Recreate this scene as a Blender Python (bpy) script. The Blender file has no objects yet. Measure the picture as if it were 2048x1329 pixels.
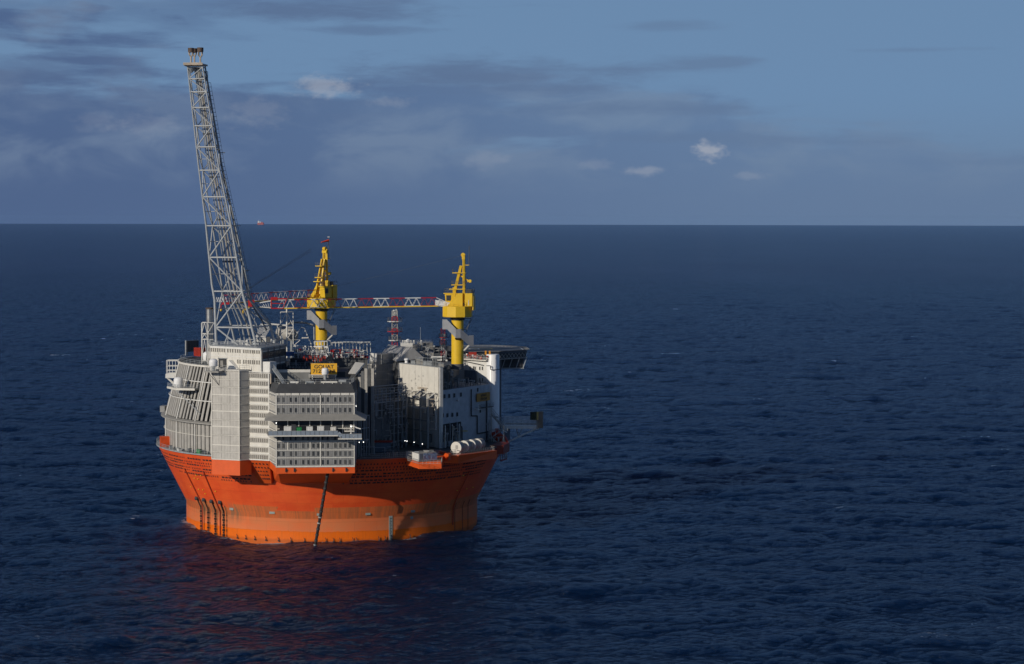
import bpy, bmesh, math, random
import numpy as np
from mathutils import Vector, Matrix
random.seed(7); rnd = random.Random(11); R = math.radians
SC = bpy.context.scene
COL = SC.collection

# ---------------------------------------------------------------- camera
CAM = Vector((0, -700, 94.0)); FPX = 4508.0            # focal length in pixels of the 2048 px wide photograph
yaw, pitch, roll = math.atan(360/FPX), math.atan(225/FPX), R(0.12)
Fw = Vector((math.sin(yaw)*math.cos(pitch), math.cos(yaw)*math.cos(pitch), -math.sin(pitch)))
Rt = Vector((math.cos(yaw), -math.sin(yaw), 0)); Up = Rt.cross(Fw)
Rt, Up = Rt*math.cos(roll)+Up*math.sin(roll), Up*math.cos(roll)-Rt*math.sin(roll)
cam = bpy.data.cameras.new('camera'); camo = bpy.data.objects.new('camera', cam); COL.objects.link(camo)
cam.sensor_width = 36; cam.lens = FPX/2048*36; cam.clip_start = 1; cam.clip_end = 200000
M = Matrix((Rt, Up, -Fw)).transposed().to_4x4(); M.translation = CAM; camo.matrix_world = M
SC.camera = camo

def ray(px, py): return Fw + Rt*((px-1024)/FPX) + Up*((664.5-py)/FPX)
def W(px, py, y):                                       # the place at distance y (m) seen at that spot of the photograph
    d = ray(px, py); return CAM + d*((y-CAM.y)/d.y)
def G(px, py, z):
    d = ray(px, py); return CAM + d*((z-CAM.z)/d.z)

# ---------------------------------------------------------------- light and sky
SUN_AZ, SUN_EL = 48.0, 19.5                             # degrees left of the line back to the camera, height
w = bpy.data.worlds.new('World'); SC.world = w; w.use_nodes = True
nt = w.node_tree; nt.nodes.clear()
def N(tree, t, **kw):
    n = tree.nodes.new(t)
    for k, v in kw.items():
        if k.startswith('i_'):
            key = k[2:]; key = int(key) if key.isdigit() else key.replace('_', ' ')
            n.inputs[key].default_value = v
        else: setattr(n, k, v)
    return n
def L(tree, a, b, ao=0, bi=0):
    tree.links.new(a.outputs[ao], b.inputs[bi])
def math_n(tree, op, a, b=None, c=None, clamp=False):
    n = tree.nodes.new('ShaderNodeMath'); n.operation = op; n.use_clamp = clamp
    for i, v in enumerate((a, b, c)):
        if v is None: continue
        if isinstance(v, (int, float)): n.inputs[i].default_value = v
        else: tree.links.new(v, n.inputs[i])
    return n.outputs[0]
def mixc(tree, f, a, b, mode='MIX'):
    n = tree.nodes.new('ShaderNodeMix'); n.data_type = 'RGBA'; n.blend_type = mode
    for s, v in ((0, f), (6, a), (7, b)):
        if isinstance(v, (int, float)): n.inputs[s].default_value = v
        elif isinstance(v, tuple): n.inputs[s].default_value = v if len(v) == 4 else (*v, 1)
        else: tree.links.new(v, n.inputs[s])
    return n.outputs[2]
def sstep(tree, x, lo, hi):
    n = tree.nodes.new('ShaderNodeMapRange'); n.interpolation_type = 'SMOOTHSTEP'
    n.inputs[1].default_value = lo; n.inputs[2].default_value = hi
    tree.links.new(x, n.inputs[0]); return n.outputs[0]

sky = N(nt, 'ShaderNodeTexSky', sky_type='NISHITA', sun_disc=False, sun_elevation=R(SUN_EL),
        sun_rotation=R(180+SUN_AZ), altitude=94, air_density=1.0, dust_density=0.6, ozone_density=2.0)
tc = N(nt, 'ShaderNodeTexCoord'); sx = N(nt, 'ShaderNodeSeparateXYZ'); L(nt, tc, sx)
SX, SZ = sx.outputs[0], sx.outputs[2]
def skynoise(scale, sc3, loc, detail=7, rough=.55, dist=.0):
    mp = N(nt, 'ShaderNodeMapping', i_Scale=sc3, i_Location=loc); L(nt, tc, mp)
    n = N(nt, 'ShaderNodeTexNoise', i_Scale=scale, i_Detail=detail, i_Roughness=rough, i_Distortion=dist)
    L(nt, mp, n); return n.outputs[0]
n1 = skynoise(1.0, (7, 7, 52), (3.1, 1.7, .4), 8, .5, .35)
n2 = skynoise(1.0, (16, 16, 70), (7, 2, 3), 7, .55, .2)
n3 = skynoise(1.0, (3, 3, 16), (1, 5, 2), 4, .5)
nb = skynoise(1.0, (20, 20, 46), (4, 9, 1), 8, .55, .4)
SKY_K = 0.30
skyc = mixc(nt, 1.0, sky.outputs[0], (SKY_K*.55, SKY_K*.80, SKY_K*1.30, 1), 'MULTIPLY')
haze_c = mixc(nt, sstep(nt, SZ, .0, .06), (1.40, 2.12, 3.30), (1.47, 2.56, 4.22))   # clear air low over the sea
skyc = mixc(nt, math_n(nt, 'SUBTRACT', 1, sstep(nt, SZ, .05, .5)), skyc, haze_c)
SXc = math_n(nt, 'MAXIMUM', math_n(nt, 'MINIMUM', SX, .34), -.25)
c1_ = math_n(nt, 'MULTIPLY', math_n(nt, 'SUBTRACT', n1, .5), .11)
c2_ = math_n(nt, 'MULTIPLY', math_n(nt, 'SUBTRACT', n2, .5), .05)
top_ = math_n(nt, 'SUBTRACT', .064, math_n(nt, 'MULTIPLY', SXc, .10))
bank = math_n(nt, 'ADD', math_n(nt, 'SUBTRACT', top_, SZ), math_n(nt, 'ADD', c1_, c2_))
op_ = math_n(nt, 'SUBTRACT', .86, math_n(nt, 'MULTIPLY', sstep(nt, SX, -.10, .30), .32))
bank = math_n(nt, 'MULTIPLY', sstep(nt, bank, -.004, .011), op_)
st_ = math_n(nt, 'ADD', n1, math_n(nt, 'MULTIPLY', math_n(nt, 'SUBTRACT', n2, .5), .5))
st_ = math_n(nt, 'ADD', st_, math_n(nt, 'MULTIPLY', SXc, -.22))
streak = math_n(nt, 'MULTIPLY', sstep(nt, st_, .54, .68), .40)
mask = math_n(nt, 'MAXIMUM', bank, streak)
dark_c = mixc(nt, sstep(nt, SX, -.16, .24), (0.68, 1.14, 2.38), (1.14, 1.82, 3.18))
lite_c = mixc(nt, sstep(nt, SX, -.16, .24), (1.34, 1.90, 3.08), (1.62, 2.28, 3.42))
bil = math_n(nt, 'ADD', math_n(nt, 'MULTIPLY', nb, .65), math_n(nt, 'MULTIPLY', n3, .35))
bil = math_n(nt, 'MULTIPLY', sstep(nt, bil, .45, .62), sstep(nt, SZ, .006, .030))
ccol = mixc(nt, bil, dark_c, lite_c)
withc = mixc(nt, mask, skyc, ccol)
# long flat grey streaks above the bank
for (px, py, rx, rz, amt) in ((640,22,.060,.0062,.85), (720,60,.030,.0022,.6), (960,150,.075,.0085,.9), (1250,218,.062,.0036,.75), (1420,128,.030,.0038,.65), (1240,140,.05,.002,.5),
                              (1560,278,.070,.0036,.7), (1340,52,.024,.0030,.5), (1830,100,.034,.0014,.45), (430,215,.07,.009,.5), (40,140,.06,.009,.6), (1990,325,.04,.002,.35)):
    d = ray(px, py).normalized(); az = math.atan2(d.x, d.y)
    vx = math_n(nt, 'DIVIDE', math_n(nt, 'SUBTRACT', math_n(nt, 'ARCTAN2', sx.outputs[0], sx.outputs[1]), az), rx)
    vz = math_n(nt, 'DIVIDE', math_n(nt, 'SUBTRACT', SZ, d.z), rz)
    r2 = math_n(nt, 'SQRT', math_n(nt, 'ADD', math_n(nt, 'MULTIPLY', vx, vx), math_n(nt, 'MULTIPLY', vz, vz)))
    r2 = math_n(nt, 'ADD', r2, math_n(nt, 'MULTIPLY', math_n(nt, 'SUBTRACT', skynoise(1.0, (30, 30, 170), (px*.013, py*.01, 3), 6, .6, .3), .5), 2.4))
    withc = mixc(nt, math_n(nt, 'MULTIPLY', math_n(nt, 'SUBTRACT', 1, sstep(nt, r2, .1, 1.25)), amt), withc, mixc(nt, sstep(nt, SX, -.16, .24), (0.88, 1.40, 2.62), (1.22, 1.92, 3.20)))
# a few small cumulus tops that catch the sun
for (px, py, rx, rz, amt) in ((650,172,.0125,.0046,.50), (1418,303,.0066,.0040,.75), (1290,343,.007,.0022,.38), (1190,330,.007,.0025,.16),
                          (975,318,.010,.0036,.16), (300,250,.014,.005,.15), (195,245,.010,.0045,.12), (515,225,.012,.007,.16), (1500,352,.008,.0018,.18), (785,205,.009,.0022,.2)):
    d = ray(px, py).normalized()
    az = math.atan2(d.x, d.y)
    vx = math_n(nt, 'DIVIDE', math_n(nt, 'SUBTRACT', math_n(nt, 'ARCTAN2', sx.outputs[0], sx.outputs[1]), az), rx)
    vz = math_n(nt, 'DIVIDE', math_n(nt, 'SUBTRACT', SZ, d.z), rz)
    r2 = math_n(nt, 'SQRT', math_n(nt, 'ADD', math_n(nt, 'MULTIPLY', vx, vx), math_n(nt, 'MULTIPLY', vz, vz)))
    nz = skynoise(1.0, (150, 150, 260), (px*.01, 2, 3), 5, .62)
    r2 = math_n(nt, 'ADD', r2, math_n(nt, 'MULTIPLY', math_n(nt, 'SUBTRACT', nz, .5), 2.6))
    f = math_n(nt, 'MULTIPLY', math_n(nt, 'SUBTRACT', 1, sstep(nt, r2, .2, 1.4)), amt)
    withc = mixc(nt, f, withc, (3.6, 3.9, 4.6))
bg = N(nt, 'ShaderNodeBackground', i_Strength=0.10); nt.links.new(withc, bg.inputs[0])
wo = N(nt, 'ShaderNodeOutputWorld'); L(nt, bg, wo)

sl = bpy.data.lights.new('sun', 'SUN'); sl.energy = 3.1; sl.angle = R(0.55); sl.color = (1, .915, .79)
so = bpy.data.objects.new('sun', sl); COL.objects.link(so)
sd = Vector((-math.sin(R(SUN_AZ))*math.cos(R(SUN_EL)), -math.cos(R(SUN_AZ))*math.cos(R(SUN_EL)), math.sin(R(SUN_EL))))
so.rotation_euler = sd.to_track_quat('Z', 'Y').to_euler(); so.location = sd*400
SC.view_settings.view_transform = 'Standard'; SC.view_settings.look = 'None'
SC.view_settings.exposure = 0; SC.view_settings.gamma = 1; SC.view_settings.use_curve_mapping = False
SC.render.engine = 'CYCLES'; SC.cycles.use_denoising = True; SC.cycles.sample_clamp_indirect = 3; SC.cycles.max_bounces = 6

# ---------------------------------------------------------------- materials
MATS = {}
def mat(name, col, rough=.55, metal=0, var=.12, streak=.0, stain=(.25,.13,.06), bump=.0, emit=0):
    if name in MATS: return MATS[name]
    m = bpy.data.materials.new(name); m.use_nodes = True; t = m.node_tree; b = t.nodes['Principled BSDF']
    geo = N(t, 'ShaderNodeNewGeometry')
    n = N(t, 'ShaderNodeTexNoise', i_Scale=.55, i_Detail=6, i_Roughness=.62); L(t, geo, n, 0, 0)
    f = sstep(t, n.outputs[0], .3, .75)
    c0 = tuple(max(0, c*(1-var)) for c in col); c1 = tuple(min(1, c*(1+var)) for c in col)
    c = mixc(t, f, c0, c1)
    if streak > 0:
        mp = N(t, 'ShaderNodeMapping', i_Scale=(2.2, 2.2, .18)); L(t, geo, mp)
        n2_ = N(t, 'ShaderNodeTexNoise', i_Scale=1.0, i_Detail=7, i_Roughness=.7); L(t, mp, n2_)
        c = mixc(t, math_n(t, 'MULTIPLY', sstep(t, n2_.outputs[0], .52, .78), streak), c, stain)
    t.links.new(c, b.inputs['Base Color'])
    b.inputs['Roughness'].default_value = rough; b.inputs['Metallic'].default_value = metal
    b.inputs['Specular IOR Level'].default_value = .35
    if emit: b.inputs['Emission Color'].default_value = (*col, 1); b.inputs['Emission Strength'].default_value = emit
    if bump:
        bp = N(t, 'ShaderNodeBump', i_Strength=bump, i_Distance=.1); L(t, n, bp, 0, 2); L(t, bp, b, 0, 5) if False else t.links.new(bp.outputs[0], b.inputs['Normal'])
    MATS[name] = m; return m
def ribmat(name, col, dcol, pitch_m=.45, rough=.6, vertical=True):
    """corrugated sheet: fine ribs in relief"""
    if name in MATS: return MATS[name]
    m = mat(name, col, rough, var=.10, streak=.18, stain=tuple(c*.6 for c in col)); t = m.node_tree; b = t.nodes['Principled BSDF']
    geo = N(t, 'ShaderNodeNewGeometry'); s = N(t, 'ShaderNodeSeparateXYZ'); L(t, geo, s)
    a = math_n(t, 'ADD', s.outputs[0], math_n(t, 'MULTIPLY', s.outputs[1], .83)) if vertical else s.outputs[2]
    wv = math_n(t, 'SINE', math_n(t, 'MULTIPLY', a, 2*math.pi/pitch_m))
    bp = N(t, 'ShaderNodeBump', i_Strength=.3, i_Distance=.08); t.links.new(wv, bp.inputs['Height'])
    t.links.new(bp.outputs[0], b.inputs['Normal'])
    return m
cream = mat('cream_paint', (.66,.635,.57), .5, streak=.22, stain=(.4,.3,.2), var=.06)
white = mat('white_paint', (.70,.69,.65), .45, streak=.20, stain=(.42,.32,.22), var=.06)
domew = mat('radome_white', (.80,.80,.79), .35, var=.03)
beige = ribmat('beige_cladding', (.46,.44,.40), None, .5)
greyc = ribmat('grey_cladding', (.235,.235,.23), None, .5)
panelg = mat('panel_grey', (.36,.345,.315), .55, streak=.35, stain=(.2,.18,.15), var=.13)
steel = mat('galvanised_steel', (.33,.35,.36), .5, var=.16, streak=.15, stain=(.25,.2,.15))
boomgrey = mat('boom_grey', (.40,.42,.43), .45, var=.10, streak=.15, stain=(.3,.2,.12))
dark = mat('dark_steel', (.045,.05,.055), .6, var=.3)
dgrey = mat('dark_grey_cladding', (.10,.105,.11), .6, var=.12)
gap = mat('dark_gap', (.02,.022,.025), .7, var=.2)
roofg = mat('roof_grey', (.055,.058,.062), .75, var=.12)
deckm = mat('deck_green_grey', (.085,.09,.085), .75, var=.25)
canopy = mat('canopy_sheet', (.30,.29,.265), .6, var=.08)
glassb = mat('balcony_glass', (.22,.26,.31), .15, var=.05)
glass = mat('window_glass', (.05,.055,.06), .12, var=.1)
shade = mat('window_louvre', (.13,.12,.105), .5, var=.1)
shade2 = mat('window_louvre_grey', (.095,.095,.092), .5, var=.1)
orange = mat('orange_paint', (.72,.105,.018), .42, var=.07, streak=.12, stain=(.42,.07,.02))
orangec = mat('container_orange', (.66,.09,.015), .5, var=.12, streak=.25, stain=(.3,.08,.03))
red = mat('red_paint', (.42,.02,.025), .45, var=.15)
redc = mat('red_container', (.36,.035,.02), .5, var=.15)
bwhite = mat('boom_white', (.72,.72,.70), .45, var=.08)
yellow = mat('crane_yellow', (.72,.46,.025), .4, var=.05, streak=.12, stain=(.4,.22,.04))
yellowd = mat('sign_yellow', (.78,.42,.035), .45, var=.05)
green = mat('green_paint', (.02,.22,.06), .5)
black = mat('black_paint', (.012,.012,.014), .5)
stackm = mat('stainless_steel', (.50,.49,.46), .32, metal=.85, var=.15, streak=.3, stain=(.2,.17,.13))
rust = mat('scorched_steel', (.10,.07,.055), .7, var=.35)
rusty = mat('rusty_cream', (.45,.38,.30), .65, var=.15, streak=.6, stain=(.30,.16,.08))
foil = mat('silver_cover', (.52,.54,.56), .3, metal=.6, var=.2)
lamp = mat('lit_lamp', (1,.97,.9), .3, emit=4, var=0)
chainm = mat('chain_black', (.02,.017,.016), .7, var=.3)
sock = mat('windsock_red', (.75,.07,.03), .7)
bluep = mat('blue_paint', (.04,.13,.36), .5)
pinkhull = mat('ship_red_hazed', (.42,.13,.13), .6)  # red desaturated so the paint itself carries the distance haze

def hullmat():
    m = bpy.data.materials.new('hull_orange'); m.use_nodes = True; t = m.node_tree; b = t.nodes['Principled BSDF']
    geo = N(t, 'ShaderNodeNewGeometry'); s = N(t, 'ShaderNodeSeparateXYZ'); L(t, geo, s)
    th = math_n(t, 'ARCTAN2', s.outputs[0], s.outputs[1])
    cv = N(t, 'ShaderNodeCombineXYZ'); t.links.new(math_n(t, 'MULTIPLY', th, 50), cv.inputs[0]); t.links.new(s.outputs[2], cv.inputs[2])
    def noise(sc3, detail=6, rough=.6):
        mp = N(t, 'ShaderNodeMapping', i_Scale=sc3); L(t, cv, mp)
        n = N(t, 'ShaderNodeTexNoise', i_Scale=1, i_Detail=detail, i_Roughness=rough); L(t, mp, n); return n.outputs[0]
    wob = noise((.35, 1, .0), 7, .75); big = noise((.03, 1, .0), 2)
    z = math_n(t, 'ADD', s.outputs[2], math_n(t, 'MULTIPLY', math_n(t, 'SUBTRACT', wob, .5), 1.3))
    z = math_n(t, 'ADD', z, math_n(t, 'MULTIPLY', math_n(t, 'SUBTRACT', big, .5), 1.2))
    z2 = math_n(t, 'ADD', s.outputs[2], math_n(t, 'MULTIPLY', math_n(t, 'SUBTRACT', big, .5), .3))
    streaks = noise((1.3, 1, .07), 8, .72); blot = noise((.12, 1, .25), 5)
    patch = noise((.05, 1, .03), 1)
    top = mixc(t, sstep(t, blot, .35, .65), (.64,.070,.014), (.70,.100,.020))
    weather = mixc(t, sstep(t, streaks, .40, .62), (.60,.135,.035), (.40,.115,.04))
    salmon = mixc(t, sstep(t, blot, .3, .7), (.75,.175,.055), (.66,.20,.075))
    low = mixc(t, sstep(t, streaks, .45, .7), (.82,.150,.004), (.72,.14,.008))
    c = mixc(t, sstep(t, z, 2.9, 3.15), low, salmon)
    c = mixc(t, sstep(t, z2, 6.6, 6.9), c, weather)
    c = mixc(t, sstep(t, math_n(t, 'ADD', z2, math_n(t, 'MULTIPLY', math_n(t, 'GREATER_THAN', patch, .52), 1.2)), 10.2, 10.35), c, top)
    # grime round the chain fairleads on the left side
    tl = math_n(t, 'ABSOLUTE', math_n(t, 'ADD', math_n(t, 'SUBTRACT', th, 0), 2.27))
    g = math_n(t, 'MULTIPLY', math_n(t, 'SUBTRACT', 1, sstep(t, tl, .16, .42)), math_n(t, 'SUBTRACT', 1, sstep(t, math_n(t, 'ABSOLUTE', math_n(t, 'SUBTRACT', s.outputs[2], 7.6)), .6, 4.2)))
    g = math_n(t, 'MULTIPLY', g, sstep(t, streaks, .40, .62))
    c = mixc(t, math_n(t, 'MULTIPLY', g, .8), c, (.17,.13,.075))
    # wet, dark foot at the waterline
    wet = math_n(t, 'SUBTRACT', 1, sstep(t, z, .2, 1.0))
    c = mixc(t, math_n(t, 'MULTIPLY', wet, .45), c, (.20,.05,.008))
    # welded plate seams and slightly different plates
    br_ = N(t, 'ShaderNodeTexBrick', i_Scale=1.0); br_.offset = .5
    for k_, v_ in (('Brick Width', 7.5), ('Row Height', 2.9), ('Mortar Size', .05), ('Mortar Smooth', .3)): br_.inputs[k_].default_value = v_
    br_.inputs['Color1'].default_value = (1,1,1,1); br_.inputs['Color2'].default_value = (.86,.86,.86,1); br_.inputs['Mortar'].default_value = (.62,.60,.6,1)
    cb2 = N(t, 'ShaderNodeCombineXYZ'); t.links.new(math_n(t, 'MULTIPLY', th, 50), cb2.inputs[0]); t.links.new(s.outputs[2], cb2.inputs[1]); L(t, cb2, br_)
    c = mixc(t, .55, c, br_.outputs[0], 'MULTIPLY')
    rs_ = math_n(t, 'MULTIPLY', sstep(t, noise((.55, 1, .03), 8, .75), .60, .74), .45)
    c = mixc(t, rs_, c, (.30,.075,.02))
    t.links.new(c, b.inputs['Base Color']); b.inputs['Roughness'].default_value = .42; b.inputs['Specular IOR Level'].default_value = .35
    bp = N(t, 'ShaderNodeBump', i_Strength=.25, i_Distance=.2); t.links.new(blot, bp.inputs['Height']); t.links.new(bp.outputs[0], b.inputs['Normal'])
    return m
hullm = hullmat()

def seamat():
    m = bpy.data.materials.new('sea_water'); m.use_nodes = True; t = m.node_tree; b = t.nodes['Principled BSDF']
    geo = N(t, 'ShaderNodeNewGeometry')
    def noise(sc3, detail=5, rough=.6, dist=0, rot=0):
        mp = N(t, 'ShaderNodeMapping', i_Scale=sc3, i_Rotation=(0, 0, rot)); L(t, geo, mp)
        n = N(t, 'ShaderNodeTexNoise', i_Scale=1, i_Detail=detail, i_Roughness=rough, i_Distortion=dist); L(t, mp, n); return n.outputs[0]
    r1 = noise((.28, .55, 1), 6, .62, .3, R(12)); r2 = noise((1.1, 1.9, 1), 4, .6, .2, R(-15)); r3 = noise((.045, .085, 1), 3, .5)
    def ridge(v): return math_n(t, 'SUBTRACT', 1, math_n(t, 'ABSOLUTE', math_n(t, 'SUBTRACT', math_n(t, 'MULTIPLY', v, 2), 1)))
    h = math_n(t, 'ADD', math_n(t, 'MULTIPLY', math_n(t, 'ADD', r1, math_n(t, 'MULTIPLY', ridge(r1), .35)), 1.05), math_n(t, 'MULTIPLY', ridge(r2), .30))
    cd = N(t, 'ShaderNodeCameraData')
    gust = noise((.0035, .0012, 1), 3, .55)
    bp = N(t, 'ShaderNodeBump', i_Distance=1.0); t.links.new(h, bp.inputs['Height'])
    t.links.new(math_n(t, 'ADD', .62, math_n(t, 'MULTIPLY', gust, .45)), bp.inputs['Strength'])
    t.links.new(bp.outputs[0], b.inputs['Normal'])
    c = mixc(t, sstep(t, r3, .35, .65), (.0012,.0095,.033), (.0018,.0125,.042))
    # whitecaps, few and small, where a crest and the broken-water pattern meet
    at = N(t, 'ShaderNodeAttribute', attribute_name='crest')
    fo = noise((.22, .5, 1), 6, .68, .6); fp = noise((.013, .02, 1), 2, .5)
    f = math_n(t, 'ADD', math_n(t, 'MULTIPLY', at.outputs[2], .22), math_n(t, 'ADD', fo, math_n(t, 'MULTIPLY', math_n(t, 'SUBTRACT', fp, .5), .35)))
    f = sstep(t, f, .955, 1.0)
    # white wash where the sea laps the hull
    sp_ = N(t, 'ShaderNodeSeparateXYZ'); L(t, geo, sp_)
    rr_ = math_n(t, 'SQRT', math_n(t, 'ADD', math_n(t, 'MULTIPLY', sp_.outputs[0], sp_.outputs[0]), math_n(t, 'MULTIPLY', sp_.outputs[1], sp_.outputs[1])))
    wn = noise((.55, .55, 1), 5, .65); wl_ = noise((.05, .05, 1), 2, .5)
    wash = math_n(t, 'MULTIPLY', math_n(t, 'SUBTRACT', 1, sstep(t, rr_, 45.2, 47.6)), sstep(t, math_n(t, 'ADD', wn, math_n(t, 'MULTIPLY', math_n(t, 'SUBTRACT', wl_, .5), 1.0)), .47, .60))
    f = math_n(t, 'MAXIMUM', f, wash)
    c = mixc(t, math_n(t, 'MULTIPLY', f, .6), c, (.42,.45,.48))
    df = N(t, 'ShaderNodeBsdfDiffuse'); t.links.new(c, df.inputs[0]); t.links.new(bp.outputs[0], df.inputs['Normal'])
    gl = N(t, 'ShaderNodeBsdfGlossy', i_Color=(.76,.85,1,1)); t.links.new(bp.outputs[0], gl.inputs['Normal'])
    t.links.new(math_n(t, 'ADD', .10, math_n(t, 'MULTIPLY', f, .5)), gl.inputs['Roughness'])
    fr = N(t, 'ShaderNodeFresnel', i_IOR=1.333); t.links.new(bp.outputs[0], fr.inputs['Normal'])
    # a rough sea never mirrors fully at a glancing view: steep facets hide the flat ones
    fac = math_n(t, 'MULTIPLY', math_n(t, 'SUBTRACT', 1, math_n(t, 'POWER', 2.718, math_n(t, 'MULTIPLY', fr.outputs[0], -3.2))), .455)
    ms = N(t, 'ShaderNodeMixShader'); t.links.new(fac, ms.inputs[0]); L(t, df, ms, 0, 1); L(t, gl, ms, 0, 2)
    t.nodes.remove(b); L(t, ms, t.nodes['Material Output'])
    return m
seam = seamat()

# ---------------------------------------------------------------- mesh helpers
BASE = {}
def put(o, parent):
    COL.objects.link(o)
    if parent: o.parent = parent
    return o
def base_of(p): return BASE.get(p.name, Vector((0,0,0))) if p else Vector((0,0,0))
def tag(o, label=None, cat=None, group=None, kind=None):
    if label: o['label'] = label
    if cat: o['category'] = cat
    if group: o['group'] = group
    if kind: o['kind'] = kind
    return o
def thing(name, label, cat, loc, group=None):
    o = bpy.data.objects.new(name, None); COL.objects.link(o); o.location = loc; o.empty_display_size = 1
    BASE[o.name] = Vector(loc); return tag(o, label, cat, group)
class MB:
    def __init__(s): s.v = []; s.f = []
    def add(s, vs, fs):
        k = len(s.v); s.v += [tuple(v) for v in vs]; s.f += [tuple(i+k for i in f) for f in fs]; return s
    def hexa(s, b4, t4):                                # two quads, bottom and top, same order
        return s.add(list(b4)+list(t4), [(3,2,1,0),(4,5,6,7)]+[(i,(i+1)%4,(i+1)%4+4,i+4) for i in range(4)])
    def box(s, x0, x1, y0, y1, z0, z1):
        return s.hexa([(x0,y0,z0),(x1,y0,z0),(x1,y1,z0),(x0,y1,z0)], [(x0,y0,z1),(x1,y0,z1),(x1,y1,z1),(x0,y1,z1)])
    def prism(s, poly, z0, z1, top=None):
        n = len(poly); top = top or poly
        zz0 = z0 if isinstance(z0, (list, tuple)) else [z0]*n; zz1 = z1 if isinstance(z1, (list, tuple)) else [z1]*n
        return s.add([(p[0],p[1],z) for p, z in zip(poly, zz0)]+[(p[0],p[1],z) for p, z in zip(top, zz1)],
                     [tuple(range(n))[::-1], tuple(range(n, 2*n))]+[(i,(i+1)%n,(i+1)%n+n,i+n) for i in range(n)])
    def tube(s, a, b, r, n=6, r2=None):
        a, b = Vector(a), Vector(b); d = (b-a); r2 = r if r2 is None else r2
        if d.length < 1e-6: return s
        d.normalize(); u = d.orthogonal().normalized(); v = d.cross(u); vs = []
        for c, rr in ((a, r), (b, r2)):
            for i in range(n):
                q = 2*math.pi*i/n; vs.append(c+u*(rr*math.cos(q))+v*(rr*math.sin(q)))
        return s.add(vs, [tuple(range(n))[::-1], tuple(range(n, 2*n))]+[(i,(i+1)%n,(i+1)%n+n,i+n) for i in range(n)])
    def path(s, pts, r, n=6):
        for a, b in zip(pts, pts[1:]): s.tube(a, b, r, n)
        return s
    def lathe(s, prof, c=(0,0,0), n=24, a0=0, a1=360, closed=None):
        full = abs(a1-a0) >= 359.9; m = n if full else n+1; vs = []
        for r, z in prof:
            for i in range(m):
                q = R(a0+(a1-a0)*i/n); vs.append((c[0]+r*math.cos(q), c[1]+r*math.sin(q), c[2]+z))
        fs = []
        for j in range(len(prof)-1):
            for i in range(n):
                i2 = (i+1) % m if full else i+1
                fs.append((j*m+i, j*m+i2, (j+1)*m+i2, (j+1)*m+i))
        return s.add(vs, fs)
    def bar(s, a, b, w_, h_):                           # rectangular bar, w_ wide, h_ tall
        a, b = Vector(a), Vector(b); d = (b-a).normalized()
        side_ = d.cross(Vector((0,0,1)))
        side_ = side_.normalized() if side_.length > 1e-4 else Vector((1,0,0))
        up = side_.cross(d); o = [(-1,-1),(1,-1),(1,1),(-1,1)]
        return s.hexa([a+side_*(w_/2*i)+up*(h_/2*j) for i, j in o], [b+side_*(w_/2*i)+up*(h_/2*j) for i, j in o])
    def build(s, name, m, parent=None, smooth=False, local=False, ms=None):
        me = bpy.data.meshes.new(name); me.from_pydata(s.v, [], s.f); me.update()
        bm = bmesh.new(); bm.from_mesh(me); bmesh.ops.recalc_face_normals(bm, faces=bm.faces); bm.to_mesh(me); bm.free()
        me.materials.append(m)
        if smooth: me.shade_smooth(); me.set_sharp_from_angle(angle=R(35))
        o = bpy.data.objects.new(name, me); put(o, parent)
        b = base_of(parent)
        if not local and b.length: me.transform(Matrix.Translation(-b))
        BASE[o.name] = b; return o
# shared unit meshes: box and tube pieces are instances of these
UNIT = {}
def unit(kind, m):
    k = (kind, m.name)
    if k not in UNIT:
        mb = MB()
        if kind == 'box': mb.box(-.5,.5,-.5,.5,-.5,.5)
        else: mb.tube((0,0,-.5),(0,0,.5),1,int(kind[3:]))
        me = bpy.data.meshes.new(kind+'_piece'); me.from_pydata(mb.v, [], mb.f); me.update()
        if kind != 'box': me.shade_smooth(); me.set_sharp_from_angle(angle=R(50 if int(kind[3:]) > 7 else 70))
        me.materials.append(m); UNIT[k] = me
    return UNIT[k]
def ibox(name, parent, c, size, m, rz=0):
    o = bpy.data.objects.new(name, unit('box', m)); put(o, parent)
    o.location = Vector(c)-base_of(parent); o.scale = size; o.rotation_euler = (0,0,rz); BASE[o.name] = base_of(parent); return o
def ibar(name, parent, a, b, r, m, n=10):
    a, b = Vector(a), Vector(b); d = b-a
    o = bpy.data.objects.new(name, unit('tub%d' % n, m)); put(o, parent)
    o.location = (a+b)/2-base_of(parent); o.scale = (r, r, d.length)
    o.rotation_euler = d.to_track_quat('Z', 'Y').to_euler(); return o
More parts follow.
